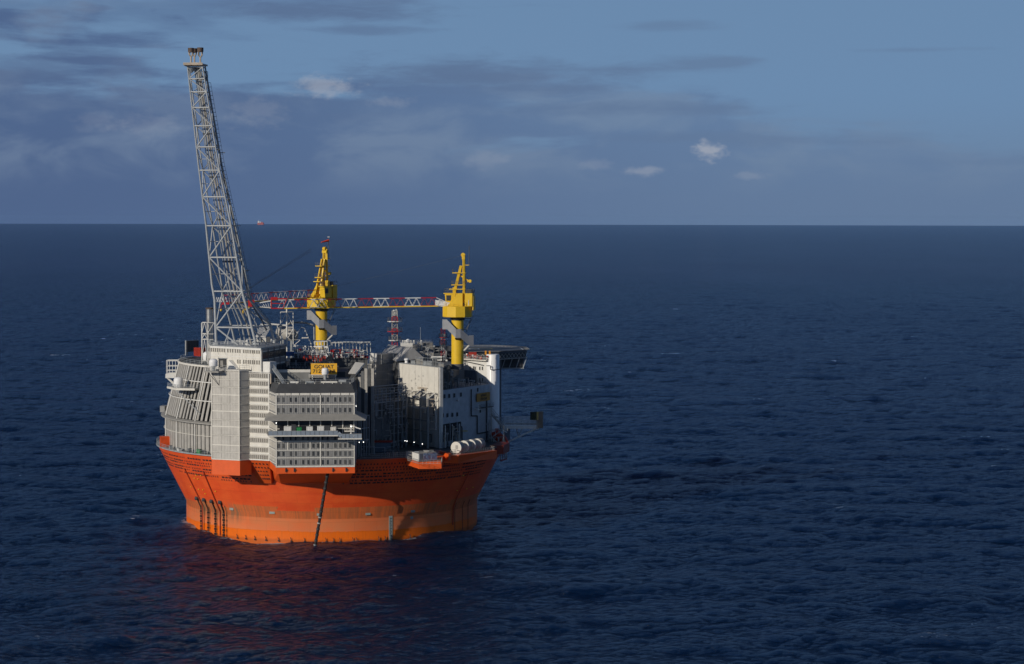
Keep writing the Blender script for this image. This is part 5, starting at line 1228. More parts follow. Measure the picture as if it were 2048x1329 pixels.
rail(hull, [polar(53.6,a,DZ+.3) for a in np.arange(-36,-8,2.5)], h=1.4, step=.6, m=steel, mids=2)
MB().prism([Fg.p(0,0,2.5).xy,Fg.p(2,0,4).xy,Fg.p(2,0,-1).xy,Fg.p(0,0,-1).xy], DZ, DZ+3).build('deck_house', dgrey, sf)

# ---------------------------------------------------------------- big cream wall, shaded right front
wl = thing('utility_building', 'big building with a blank cream wall on the left and a shaded windowed front', 'building', (34,-8,DZ))
V0, V1, V2 = Vector((20.4,1,0)), Vector((32.5,-22,0)), Vector((49.2,4,0)); WZ = 49.3; RZ = 42.4
Fw1, Fr1 = Face(V0, V1), Face(V1, V2)
# thick cream wall, full height; lower block behind the right front
q_in = [Fw1.p(0,0,-1.2).xy, Fw1.p(Fw1.len-.1,0,-1.0).xy]
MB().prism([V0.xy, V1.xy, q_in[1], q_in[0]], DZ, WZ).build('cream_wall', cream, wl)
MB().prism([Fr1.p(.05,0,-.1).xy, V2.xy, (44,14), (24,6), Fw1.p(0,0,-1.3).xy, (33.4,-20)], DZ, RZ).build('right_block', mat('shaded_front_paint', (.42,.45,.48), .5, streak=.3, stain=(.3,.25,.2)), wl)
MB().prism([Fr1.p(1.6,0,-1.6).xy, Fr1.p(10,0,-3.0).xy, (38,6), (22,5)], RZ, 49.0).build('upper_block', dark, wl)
Fu = Face(Fr1.p(.9,0,-1.0), Fr1.p(10,0,-2.4))
for k in range(11): u = .2+k*.9; Fu.box('column', wl, u-.07, u+.07, RZ, 49.1, .0, .2, dgrey)
for k in range(13): z = RZ+.4+k*.5; Fu.box('louvre', wl, .1, Fu.len-.1, z, z+.12, .0, .12, dgrey)
Fw1.box('corner_post', wl, Fw1.len-.35, Fw1.len-.05, DZ, WZ, .01, .28, white); Fw1.box('corner_post', wl, Fw1.len-.95, Fw1.len-.75, DZ, WZ, .01, .2, panelg)
Fw1.box('roof_edge', wl, 0, Fw1.len, WZ, WZ+.15, -1.3, .15, steel); Fw1.box('panel_joint', wl, 0, Fw1.len, 41.5, 41.58, 0, .03, canopy)
for k in range(6): u = 3+k*3.9; Fw1.box('panel_joint', wl, u-.03, u+.03, DZ, WZ, 0, .025, canopy)
for j, (py, pxs) in enumerate(((792,(888.6,898,908.4,921.4)),(831,(885.2,894.6,904.4,914.2)))):
    for i, px in enumerate(pxs):
        u = Fr1.upx(px); window(Fr1, wl, u, Fr1.vpy((793,792.3,791.2,789.6)[i] if j == 0 else (831.3,831,830.2,829.1)[i], u), .95, 1.25, glass, dgrey, w0=.06)
for py, px in ((822,960.2),(780,955)): u = Fr1.upx(px); window(Fr1, wl, u, Fr1.vpy(py,u), .7, 1.2, glass, dgrey, w0=.06)
# drain pipes on the shaded front
for pts in (((941,779),(941,832),(953,832),(953,868)),((972,785),(972,880)),((953,868),(975,864))):
    mb = MB().path([Fr1.p(Fr1.upx(px), Fr1.vpy(py,Fr1.upx(px)), .3) for px, py in pts], .2, 6); mb.build('drain_pipe', dark, wl)
u0, u1 = Fr1.upx(881), Fr1.upx(922); Fr1.box('bay_recess', wl, u0, u1, Fr1.vpy(885,u0), Fr1.vpy(850,u0), .0, .06, gap)
for k in range(9):
    u = u0+.4+k*(u1-u0-.8)/8; mb = MB().path([Fr1.p(u,DZ,.6), Fr1.p(u,DZ+4.5+(k*1.7)%2.6,.6), Fr1.p(u+.5,DZ+5.0+(k*1.7)%2.6,.2)], .12+.05*(k%3), 6); mb.build('riser_pipe', (steel, cream, dgrey)[k%3], wl)
q = Fr1.p(u1+.5, Fr1.vpy(863,u1), .9); MB().box(q.x-1,q.x+1,q.y-.4,q.y+.4,q.z,q.z+.2).build('lamp_bracket', yellow, wl)
rail(wl, [Fr1.p(.4,RZ,-.1), Fr1.p(Fr1.len-.1,RZ,-.1)], h=1.2, step=1.1, m=dark)
u = Fr1.upx(912); q = Fr1.p(u, Fr1.vpy(802,u), .7); fl1 = thing('wall_lamp', 'pale lamp on a bracket on the shaded windowed front', 'lamp', q); MB().tube(q, q+Vector((.3,.2,.7)), .35, 10, .2).build('lamp_head', white, fl1); MB().tube(q, Fr1.p(u, Fr1.vpy(802,u), .05), .08, 6).build('bracket', dgrey, fl1)
ub = Fr1.upx(948.5); q = Fr1.p(ub, Fr1.vpy(817,ub), 0); Fbk = Face(q+Fr1.n*1.3, q+Fr1.n*1.3+Fr1.u*1.6)
bk = thing('lamp_basket', 'small white caged basket platform on the shaded front below the dark sign', 'platform', q)
for k in range(4): Fbk.box('post', bk, k*.5, k*.5+.1, q.z, q.z+1.2, 0, .1, white)
for z in (0,.55,1.1): Fbk.box('rail_bar', bk, 0, 1.6, q.z+z, q.z+z+.1, .0, .1, white)
Fbk.box('floor', bk, 0, 1.6, q.z-.5, q.z-.02, -1.2, .1, white)
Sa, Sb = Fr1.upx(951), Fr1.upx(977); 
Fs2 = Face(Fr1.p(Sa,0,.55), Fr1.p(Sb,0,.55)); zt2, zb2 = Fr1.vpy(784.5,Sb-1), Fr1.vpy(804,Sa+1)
sg2 = thing('name_board', 'name board in shade-darkened yellow on the dark right-hand front beside the white column', 'sign', Fr1.p(Sa,zb2,.5))
hh_ = zt2-zb2; sign(Fs2, zb2, zt2, sg2, (('GOLIAT', zb2+hh_*.7, hh_*.36),('7122 ENI', zb2+hh_*.28, hh_*.36)), mat('sign_yellow_shade', (.42,.20,.02), .5), ins, 1)  # sign yellow in a darker tone, shade put into the colour
wlk = MB(); uu = Fr1.upx(950); Fr1.mbox(wlk, uu, Fr1.len, zb2-2.1, zb2-1.9, .02, 1.5); wlk.build('walkway', dgrey, wl); rail(wl, [Fr1.p(uu,zb2-1.9,1.5), Fr1.p(Fr1.len,zb2-1.9,1.5)], h=1.1, step=.9, m=dgrey)
# small lanterns
cd_ = thing('wall_pipework', 'thin dark pipe bracket with a hook crossing the cream wall', 'pipework', Fw1.p(18,40,.3))
for a, b in (((837,774.5),(856,776.5)),((837,777),(854,779.5)),((853,776),(853,790))): MB().path([Fw1.p(Fw1.upx(a[0]), Fw1.vpy(a[1],Fw1.upx(a[0])), .35), Fw1.p(Fw1.upx(b[0]), Fw1.vpy(b[1],Fw1.upx(b[0])), .35)], .11, 6).build('pipe', rusty, cd_)
u = Fw1.upx(824.5); Fw1.box('wall_door', wl, u-.35, u+.35, Fw1.vpy(787,u), Fw1.vpy(775,u), .02, .12, panelg)
# roof clutter on the utility building
for i, (px, py, w_, h_, m_) in enumerate(((803,722,1.5,1.5,domew),(816,724,2.2,1.0,steel),(829,722,3.4,2.2,canopy),(845,724,4.2,1.4,steel),(860,726,2.0,3.0,dgrey),(872,727,2.5,1.2,canopy))):
    q = G(px,py+4,WZ); t_ = thing('roof_unit', ('round white vent on the roof edge at the left end of the cream wall','low grey box second from the left above the cream wall','wide pale box in the middle above the cream wall','long low grey unit with rails above the cream wall','tall dark box right of centre above the cream wall','pale box nearest the right corner above the cream wall')[i], 'roof unit', q)
    q = Fw1.p(Fw1.upx(px), WZ+.15, -1.8)
    if i == 0: MB().lathe([(.01,0),(.6,0),(.5,.6),(.8,.9),(.7,1.3),(.01,1.5)], q, 12).build('vent_cap', m_, t_)
    else:
        MB().box(q.x-w_/2*.6,q.x+w_/2*.6,q.y-.6,q.y+1.6,q.z-.2,q.z+h_*.8).build('unit_body', m_, t_)
        MB().box(q.x-w_/2*.65,q.x+w_/2*.65,q.y-.7,q.y+1.7,q.z+h_*.8,q.z+h_*.8+.12).build('unit_lid', steel, t_)
rail(wl, [Fw1.p(Fw1.upx(827),WZ+.15,-.6), Fw1.p(Fw1.len-1,WZ+.15,-.6)], h=2.3, step=1.6, m=steel)
MB().prism([Fw1.p(.5,0,-1.3).xy, Fw1.p(Fw1.len-4,0,-1.3).xy, (38,-2), (40,12), (22,14), (17,8)], 45, WZ-.1).build('roof_deck', dgrey, wl)

# ---------------------------------------------------------------- gable roofed house behind
gb = thing('gable_house', 'pale house with a steep plain roof below the red lattice mast', 'building', (20,12,DZ))
r0, r1 = G(777,689.5,54.0), G(825,695.5,54.0); nn = Vector((-.83,-.40,0)); e0, e1 = r0+nn*4.6, r1+nn*5.4
e0.z = 50.6; e1.z = 49.0; e0 = P(764,706,e0.y); e1 = P(792,724,e1.y)
b0, b1 = r0-nn*4+Vector((0,0,-3.6)), r1-nn*4.5+Vector((0,0,-3.4))
MB().add([r0,r1,e1,e0,b0,b1], [(0,3,2,1),(0,1,5,4),(1,2,5),(0,4,3),(3,4,5,2)]).build('roof', canopy if False else mat('pale_roof', (.46,.45,.43), .5, streak=.2, var=.08), gb)
MB().prism([(e0.x+.3,e0.y+.2),(e1.x+.3,e1.y+.3),(b1.x,b1.y),(b0.x,b0.y)], DZ, min(e0.z,e1.z)-.3).build('wall', dgrey, gb)
for k in range(8): f = (k+.5)/8; ibar('roof_seam', gb, r0.lerp(r1,f)+Vector((0,0,.05)), e0.lerp(e1,f)+Vector((0,0,.05)), .05, panelg, 6)
gx = thing('plant_room', 'white and grey plant rooms with vents right behind the gable roof', 'building', W(840,700,18))
def pblock(px0, px1, py0, py1, y, dep, m_, parent, nm='block'):
    a, b = W(px0,py1,y), W(px1,py1,y); zt__ = W((px0+px1)/2,py0,y).z; return MB().box(a.x,b.x,y,y+dep,a.z,zt__).build(nm, m_, parent)
pblock(802,826,687,696,20,6,white,gx); pblock(826,840,690,716,16,5,canopy,gx); pblock(836,866,686,706,22,6,canopy,gx); pblock(838,868,706,735,12,8,panelg,gx); pblock(860,905,693,712,24,5,dgrey,gx)
pblock(862,884,713,716,8,3,white,gx,'ledge'); pblock(864,884,718,722,8,3,white,gx,'ledge'); pblock(800,905,716,760,20,10,dgrey,gx)
for px, r_ in ((806,.25),(811,.35),(822,.3),(828,.25),(843,.3)): a = W(px,690,21); MB().tube((a.x,21,52), (a.x,21,W(px,681,21).z), r_, 8).build('vent_pipe', white, gx)
q = W(816,683,21); dm = thing('ball_antenna', 'little white ball antenna among the vents left of the right crane', 'antenna', q); MB().lathe([(.01,-.8)]+[(.75*math.cos(R(a)), .75*math.sin(R(a))) for a in range(-80,90,20)]+[(.01,.78)], q, 14).build('ball', domew, dm, smooth=True); MB().tube(q+Vector((0,0,-2.5)), q+Vector((0,0,-.5)), .15, 6).build('stem', steel, dm)
q = W(841,688,21); an = thing('whip_antenna', 'thin tall whip antenna between the lattice mast and the right crane', 'antenna', q); MB().tube(q, W(841,655,21), .06, 6).build('whip', steel, an); MB().tube(q+Vector((0,0,-.3)), q+Vector((0,0,.8)), .16, 6).build('base_tube', steel, an)
rail(gx, [W(800,687,20)+Vector((0,0,0)), W(866,687,20)], h=1.0, step=1.2)

def lattice_mast(px, py0, py1, y, wd, label, rings, n=6):
    b = W(px,py1,y); tz = W(px,py0,y).z; t = thing('lattice_mast', label, 'mast', b); h = tz-b.z
    cs = [(-wd,-wd),(wd,-wd),(wd,wd),(-wd,wd)]
    for k in range(n):
        z0, z1 = b.z+h*k/n, b.z+h*(k+1)/n; m_ = (panelg, red)[(k+1) % 2 if n > 4 else k % 2]; mb = MB()
        for i in range(4):
            p, q = cs[i], cs[(i+1)%4]; mb.tube((b.x+p[0],y+p[1],z0),(b.x+p[0],y+p[1],z1),.13,6); mb.tube((b.x+p[0],y+p[1],z0),(b.x+q[0],y+q[1],z1),.08,5); mb.tube((b.x+p[0],y+p[1],z1),(b.x+q[0],y+q[1],z1),.08,5)
        mb.build('mast_section', m_, t)
    for py, r_, m_ in rings:
        z = W(px,py,y).z; MB().lathe([(.5,0),(r_,0),(r_,.22),(.5,.22)], (b.x,y,z), 12).build('ring_platform', m_, t)
        mb = MB()
        for k in range(12):
            c, s_ = math.cos(k*math.pi/6), math.sin(k*math.pi/6); c2, s2 = math.cos((k+1)*math.pi/6), math.sin((k+1)*math.pi/6)
            mb.tube((b.x+r_*c,y+r_*s_,z),(b.x+r_*c,y+r_*s_,z+1.3),.06,4)
            for zz_ in (.65,1.3): mb.tube((b.x+r_*c,y+r_*s_,z+zz_),(b.x+r_*c2,y+r_*s2,z+zz_),.05,4)
        mb.build('railing', dgrey, t)
    return t, b
mt, mbp = lattice_mast(789.5,622,694,34,.85,'red and white lattice mast with three railed rings in the middle distance',((644,2.35,white),(664,2.45,red),(682,2.0,white)),6)
for dx, px in ((0,788.5),(1,793)): a = W(px,632,34); MB().tube(a, a+Vector((0,0,1.9+dx*.3)), .45-.12*dx, 8).build('aerial', (white, steel)[dx], mt)
lattice_mast(886,658,712,16,.6,'short red and white lattice mast just left of the right crane column',((676,1.3,red),(690,1.2,dgrey)),5)

# ---------------------------------------------------------------- white house, column and helideck on the right
wh = thing('white_deckhouse', 'white deckhouse with small dark windows between right crane and white column', 'building', (47,10,DZ))
Y0, Y1 = W(925,800,16), W(985,800,0); Fy = Face((Y0.x,16),(Y1.x,6)); yz = W(960,722,8).z
MB().prism([Fy.p(-4,0,0).xy, Fy.p(Fy.len,0,0).xy, (52,22), (34,26)], DZ, yz).build('wall', white, wh)
MB().prism([Fy.p(-6,0,1.2).xy, Fy.p(Fy.len-1,0,1.2).xy, (52,22), (32,26)], yz, yz+.3).build('roof_slab', cream, wh)
for px, py in ((941,736.5),(947.5,736.5),(951,737),(960,737),(965.3,737),(960.4,760),(966,760)): u = Fy.upx(px); window(Fy, wh, u, Fy.vpy(py,u), .62, 1.2, glass, white, w0=.08)
Fy.box('cladding_panel', wh, Fy.upx(931), Fy.upx(955), Fy.vpy(772,3), Fy.vpy(741,3), .02, .5, mat('slate_blue', (.13,.16,.20)))
mb = MB().path([Fy.p(Fy.upx(930), yz-.5, .5), Fy.p(Fy.upx(968), yz-1.4, .5)], .14, 6); mb.build('wall_pipe', dgrey, wh)
rail(wh, [Fy.p(-5,yz+.3,1.0), Fy.p(Fy.len-1.2,yz+.3,1.0)], h=1.3, step=1.0)
pblock(938,953,705,716,14,2,redc,wh,'red_locker')
Fyy = Face((36.5,-2),(46,0.5))
wc = thing('white_column', 'thick white cylindrical column rising from the deck at the right', 'column', (50.3,8,DZ))
q = W(985.8,709,8); MB().lathe([(.01,0),(2.06,0),(2.06,q.z-DZ-.12),(1.98,q.z-DZ),(.01,q.z-DZ)], (q.x,8,DZ), 36).build('shaft', domew, wc, smooth=True)
pp_ = [W(973,732,5.2),W(981,732,5.4),W(981,739,5.4),W(984,740.5,5.6),W(1000,739,7)]; MB().path([p+Vector((0,-.1,0)) for p in pp_], .13, 6).build('service_pipe', dgrey, wc)
MB().tube((q.x+2.5,8.6,DZ),(q.x+2.5,8.6,q.z-2), .22, 8).build('service_pipe', dgrey, wc)
for px in (971.5,979.5): a = W(px,706.5,8); MB().box(a.x-.25,a.x+.25,8,8.5,a.z-.5,a.z+.7).build('lamp_post', mat('amber_paint', (.7,.3,.03), .5), wc)

hd = thing('helideck', 'large flat eight-sided helideck with net rim cantilevered over the right side', 'helideck', (47,35,50))
HC = Vector((46.3,35)); HR = 17.7; hz_ = 51.7
oc = [(HC.x+HR*math.cos(R(22.5+45*k)), HC.y+HR*math.sin(R(22.5+45*k))) for k in range(8)]
MB().prism(oc, hz_-.7, hz_).build('deck_slab', steel if False else mat('helideck_surface', (.085,.10,.12), .6), hd)
MB().prism(oc, hz_-2.3, hz_-.75, top=[(HC.x+(x-HC.x)*1.0, HC.y+(y-HC.y)*1.0) for x, y in oc]).build('girder_frame', dark, hd)
nr = MB(); 
for k in range(8):
    a, b = Vector((*oc[k],hz_)), Vector((*oc[(k+1)%8],hz_)); ca = Vector((HC.x,HC.y,hz_))
    for j in range(9):
        q = a.lerp(b,j/9); o_ = q+(q-ca).normalized()*1.3+Vector((0,0,.2)); nr.tube(q, o_, .08, 5)
        q2 = a.lerp(b,(j+1)/9); o2 = q2+(q2-ca).normalized()*1.3+Vector((0,0,.2)); nr.tube(o_, o2, .1, 5); nr.tube(q.lerp(o_,.5), q2.lerp(o2,.5), .05, 5)
nr.build('safety_net', mat('net_grey', (.17,.18,.19), .6), hd)
for k in range(8):
    a, b = Vector((*oc[k],hz_-.8)), Vector((*oc[(k+1)%8],hz_-.8)); mb = MB()
    for j in range(8):
        q, q2 = a.lerp(b,j/8), a.lerp(b,(j+1)/8); c_ = Vector((HC.x,HC.y,0)); 
        mb.tube(q, q2+Vector((0,0,-1.7)), .1, 5); mb.tube(q2, q+Vector((0,0,-1.7)), .08, 5)
    mb.tube(a+Vector((0,0,-1.7)), b+Vector((0,0,-1.7)), .16, 6); mb.build('edge_truss', panelg, hd)
MB().lathe([(5.6,0),(6.1,0),(6.1,.02),(5.6,.02)], (HC.x,HC.y,hz_+.01), 40).build('aiming_circle', mat('marking_yellow', (.55,.42,.05), .6), hd)
a = Vector((HC.x,HC.y,hz_+.01)); mb = MB()
for x in (-1.5, 1.5): mb.box(a.x+x-.25,a.x+x+.25,a.y-2,a.y+2,a.z,a.z+.02)
mb.box(a.x-1.25,a.x+1.25,a.y-.25,a.y+.25,a.z,a.z+.02); mb.build('landing_letter', white, hd)
mb = MB(); per = [Vector((HC.x+(x-HC.x)*.96, HC.y+(y-HC.y)*.96, hz_+.01)) for x, y in oc]
for k in range(8): mb.bar(per[k], per[(k+1)%8], .35, .02)
mb.build('perimeter_line', white, hd)
pblock(1002,1046,718,736,26,10,dark,hd,'support_house'); pblock(1000,1048,736,738,25.5,11,steel,hd,'support_floor')
for px in (1004,1018,1032,1046): a = W(px,737,25); ibar('support_leg', hd, (a.x,25,a.z), (a.x+1.2,25,hz_-2.2), .16, steel, 6)
ibar('support_leg', hd, P(1047,718,28), P(1043,735,26), .2, dgrey, 6); ibar('support_leg', hd, P(1053,702,33), P(1045,733,28), .18, dgrey, 6)
for a, b in (((44,24,DZ),(44,24,hz_-2)),((50,30,DZ),(50,30,hz_-2)),((40,34,DZ),(40,34,hz_-2))): ibar('support_leg', hd, a, b, .5, dgrey, 10)
rail(hd, [W(1004,736,25), W(1046,736,25)], h=1.2, step=.8, m=dgrey)

# ---------------------------------------------------------------- cantilevered walkway far right
wk = thing('cantilever_walkway', 'railed grey walkway on a triangular bracket jutting out at the far right', 'walkway', P(1010,858,10))
ya = 9.0; f0 = P(1005,852,ya); f1 = P(1074,855,ya-1.0)
Fq2 = Face(f0, f1); zf = f1.z
Fq2.box('floor_beam', wk, 0, Fq2.len, zf-.5, zf+.4, -3, 0, white); Fq2.box('edge_beam', wk, 1, Fq2.len, zf+1.0, zf+1.25, -.1, .1, panelg)
for k in range(26): u = .6+k*(Fq2.len-1)/25; Fq2.box('baluster', wk, u-.07, u+.07, zf+.4, zf+3.4, -.1, 0, white); 
for z in (3.4, 2.2): Fq2.box('handrail', wk, .5, Fq2.len, zf+z-.05, zf+z+.07, -.12, .02, white)
rail(wk, [Fq2.p(.5,zf+.4,-3), Fq2.p(Fq2.len,zf+.4,-3)], h=1.5, step=1.2)
Fq2.box('end_node', wk, Fq2.len-.2, Fq2.len+.6, zf-.6, zf+2.4, -1, .1, panelg)
ibar('brace', wk, Fq2.p(Fq2.len,zf-.4,-1), P(1012,886,ya), .25, white, 8); ibar('brace', wk, Fq2.p(4.4,zf-.5,-1), P(1037,873,ya), .14, canopy, 6); ibar('brace', wk, P(1037,873,ya), P(1044,858,ya), .12, canopy, 6)
Fq2.box('gusset', wk, .3, 2.4, zf-4.6, zf-.5, -1.6, -.6, mat('slate_blue', (.13,.16,.20)))
hb_ = thing('striped_screen', 'green and black striped end screen at the tip of the far right walkway', 'screen', P(1072,838,ya))
zt3, zb3 = W(1070,823,ya).z, W(1070,839,ya).z; Fx = Face(P(1060.5,838,ya-2), P(1077,838,ya-2.5))
Fx.box('board', hb_, 0, Fx.len, zb3, zt3, -.2, 0, black)
for k in range(7):
    mb = MB(); a0 = k*Fx.len/7; mb.add([Fx.p(a0,zb3+.02,.02), Fx.p(a0+.16,zb3+.02,.02), Fx.p(min(Fx.len,a0+1.1),zt3-.02,.02), Fx.p(min(Fx.len,a0+.94),zt3-.02,.02)]+[Fx.p(a0,zb3+.02,.06), Fx.p(a0+.16,zb3+.02,.06), Fx.p(min(Fx.len,a0+1.1),zt3-.02,.06), Fx.p(min(Fx.len,a0+.94),zt3-.02,.06)], [(0,1,2,3),(7,6,5,4),(0,4,5,1),(1,5,6,2),(2,6,7,3),(3,7,4,0)]); mb.build('stripe', mat('dull_green_stripe', (.06,.075,.025), .6), hb_)
MB().prism([Fx.p(Fx.len,0,0).xy, Fx.p(Fx.len+1.3,0,-1.2).xy, Fx.p(Fx.len+1.2,0,-2.5).xy, Fx.p(Fx.len-.2,0,-2).xy], zb3-2.6, zt3).build('side_screen', dark, hb_)

# lifeboat on its slanting ramp, stairs beside it
lf_ = thing('lifeboat', 'dark red enclosed lifeboat nose down on its slanting ramp at the right', 'lifeboat', P(1003,880,-1))
a, b = P(983,869,4), P(1017,887,-3); d = (b-a).normalized(); mb = MB()
nseg = 12; prev = None; vs = []; side_ = d.cross(Vector((0,0,1))).normalized(); upv = side_.cross(d)
prof = [.30,.62,.85,.97,1.0,1.0,1.0,.98,.92,.80,.60,.34,.08]
for i, p_ in enumerate(prof):
    c = a.lerp(b, i/12)
    for k in range(12):
        q = 2*math.pi*k/12; vs.append(c+side_*(1.55*p_*math.cos(q))+upv*((1.75 if math.sin(q) > 0 else 1.3)*p_*math.sin(q)))
fs = [(i*12+k, i*12+(k+1)%12, (i+1)*12+(k+1)%12, (i+1)*12+k) for i in range(12) for k in range(12)]+[tuple(range(12))[::-1], tuple(range(144,156))]
MB().add(vs, fs).build('boat_hull', mat('lifeboat_red', (.50,.045,.02), .4), lf_, smooth=True)
MB().box(a.x+1.0,a.x+2.3,a.y-2.2,a.y-.6,a.z+.7,a.z+1.9).build('conning_hatch', mat('lifeboat_red', (.5,.045,.02)), lf_)
wm = MB()
for k in range(6): c = a.lerp(b,.2+k*.12)-side_*1.52+upv*.35 if side_.y > 0 else a.lerp(b,.2+k*.12)+side_*1.52+upv*.35; wm.box(c.x-.14,c.x+.14,c.y-.1,c.y+.1,c.z-.14,c.z+.14)
wm.build('porthole', orange, lf_)
lr = thing('launch_ramp', 'grey lifeboat launching frame hanging below the right deck edge', 'frame', P(1000,905,-3))
for px, py0, py1 in ((1001,893,922),(1013,897,918),(1005.5,897,921),(1009.5,898,920)): ibar('post', lr, P(px,py0,-4), P(px,py1,-4), .16, panelg, 6)
ibar('ramp_beam', lr, P(990,883,-2), P(1014,902,-5), .3, canopy, 8); ibar('ramp_beam', lr, P(1000,922,-4), P(1014,918,-4), .18, redc, 6); ibar('ramp_beam', lr, P(976,868,2), P(992,884,-2), .25, panelg, 8)
for px, y in ((982.5,-2),(978,-1)): ibar('davit_post', lr, P(px,887,y), P(px,815 if px > 980 else 840,y), .16, canopy, 6)
ibar('davit_beam', lr, P(977,860.5,-2), P(1004,860,-2), .13, panelg, 6); ibar('davit_beam', lr, P(985,874,-2), P(1004,861,-2), .16, panelg, 6); ibar('davit_beam', lr, P(976,877,-2), P(992,877,-2), .14, canopy, 6)
sr = thing('side_stair', 'pale stair sloping down to the right behind the lifeboat', 'stairs', P(984,840,0))
a, b = P(983,828,0), P(1012,862,-2); MB().bar(a, b, 1.1, .5).build('stringer', panelg, sr)
mb = MB()
for k in range(14): q = a.lerp(b,k/13); mb.tube(q, q+Vector((0,0,2.0)), .06, 4)
mb.tube(a+Vector((0,0,2)), b+Vector((0,0,2)), .08, 4); mb.tube(a+Vector((0,0,1)), b+Vector((0,0,1)), .07, 4); mb.build('railing', steel, sr)
MB().hexa([P(1004,862,-2.5),P(1014,866,-2.5),P(1014,866,-1),P(1004,862,-1)],[P(1004,860,-2.5),P(1014,864,-2.5),P(1014,864,-1),P(1004,860,-1)]).build('landing', white, sr)
rail(sr, [P(1005,860,-2.5), P(1015,862,-2.5)], h=.9, step=.3, m=white)

# ---------------------------------------------------------------- white drums on the right rim
dd = [(36.3,-39.6),(38.75,-36.2),(40.95,-33.2),(43.0,-30.3)]
dlab = ['frontmost of four white drums on the right deck edge, with a grey hatch','second white drum from the front on the right deck edge','third white drum from the front on the right deck edge','rearmost of the four white drums on the right deck edge']
ax = Vector((.50,.86,0)).normalized()
for i, (x, y) in enumerate(dd):
    c = Vector((x,y,DZ+2.0)); t = thing('drum', dlab[i], 'drum', (x,y,DZ+.1), 'white drums on the deck edge')
    r_ = 1.66; MB().tube(c, c+ax*2.5, r_, 32).build('drum_shell', panelg, t, smooth=True)  # white drum coloured grey here to imitate shade along the barrel
    for f in (.9, 1.7): MB().tube(c+ax*f, c+ax*(f+.12), r_+.03, 32).build('strap', dgrey, t)
    MB().tube(c-ax*.05, c+ax*.35, r_+.05, 32).build('rim', cream, t)
    s_ = Vector((ax.y,-ax.x,0))
    for f in (.5, 2.0):
        q = c+ax*f; MB().hexa([q+s_*u+ax*v+Vector((0,0,-2.0)) for u, v in ((-1.2,0),(1.2,0),(1.2,.25),(-1.2,.25))],[q+s_*u+ax*v+Vector((0,0,-1.2)) for u, v in ((-1.2,0),(1.2,0),(1.2,.25),(-1.2,.25))]).build('cradle', panelg, t)
    if i == 0:
        q = c-ax*.08; MB().hexa([q+s_*u+ax*v+Vector((0,0,-.55)) for u, v in ((-.15,0),(.65,0),(.65,-.05),(-.15,-.05))],[q+s_*u+ax*v+Vector((0,0,.7)) for u, v in ((-.15,0),(.65,0),(.65,-.05),(-.15,-.05))]).build('hatch', panelg, t)
        MB().hexa([q+s_*u+ax*v+Vector((0,0,-.95)) for u, v in ((.3,0),(1.2,0),(1.2,-.05),(.3,-.05))],[q+s_*u+ax*v+Vector((0,0,-.8)) for u, v in ((.3,0),(1.2,0),(1.2,-.05),(.3,-.05))]).build('vent_slot', black, t)
rail(hull, [Vector((34.6,-41.9,DZ+.1)), polar(57.0,-40.6,DZ+.1), polar(57.4,-57.5,DZ+.1), polar(54.5,-59.5,DZ+.1)], h=1.2, step=1.1, m=panelg)
# ---- tarpaulined crates on the front right sponson
wc0 = G(842,927,DZ); tcx = thing('covered_crate', 'crate wrapped in wrinkled silver sheeting, with a white end, on the orange sponson', 'crate', (wc0.x+3,wc0.y,DZ))
g0, g1, g2 = G(825,920.5,DZ), G(838,924.5,DZ), G(873.5,921,DZ)
Fc0, Fc1 = Face(g0, g1), Face(g1, g2); hc_ = 2.35
bk_ = g0+(g2-g1)
MB().prism([g0.xy, g1.xy, g2.xy, bk_.xy], DZ+.15, DZ+hc_).build('crate_body', canopy, tcx)
Fc0.box('white_end', tcx, .1, Fc0.len-.05, DZ+.2, DZ+hc_-.05, .01, .12, white)
Fc1.box('grey_panel', tcx, .05, 1.3, DZ+.2, DZ+hc_-.05, .01, .1, panelg)
mb = MB(); n_ = 26; rt = random.Random(5); L_ = Fc1.len-1.45
g_ = [[Fc1.p(1.35+L_*i/n_, DZ+.15+(hc_-.2)*j/8, .12+rt.uniform(0,.22)) for i in range(n_+1)] for j in range(9)]
vs = [p for row in g_ for p in row]; mb.add(vs, [(j*(n_+1)+i, j*(n_+1)+i+1, (j+1)*(n_+1)+i+1, (j+1)*(n_+1)+i) for j in range(8) for i in range(n_)]); mb.build('silver_cover', foil, tcx)
for k in range(5): f = k/5; q = g0.lerp(bk_, f+.1).lerp(g1.lerp(g2, f+.1), .3+.4*((k*7)%3)/3); MB().box(q.x-.5,q.x+.7,q.y-.4,q.y+.5,DZ+hc_,DZ+hc_+.25+.15*(k%3)).build('loose_box', (steel,dgrey,canopy)[k%3], tcx)
gg = [G(815,922,DZ), G(838,929.5,DZ), G(882,929,DZ), G(884,923,DZ)]
rail(hull, [p+Vector((0,0,.05)) for p in gg], h=1.2, step=1.0, m=panelg)
t_ = thing('deck_cabinet', 'small grey green cabinet left of the silver-wrapped crate', 'cabinet', G(818,917,DZ)); q = G(818.5,917,DZ); MB().box(q.x-1,q.x+1,q.y-.8,q.y+.8,DZ,DZ+2).build('cabinet_body', panelg, t_); MB().box(q.x-1.1,q.x+1.1,q.y-.9,q.y+.9,DZ+2,DZ+2.12).build('cabinet_lid', dgrey, t_)

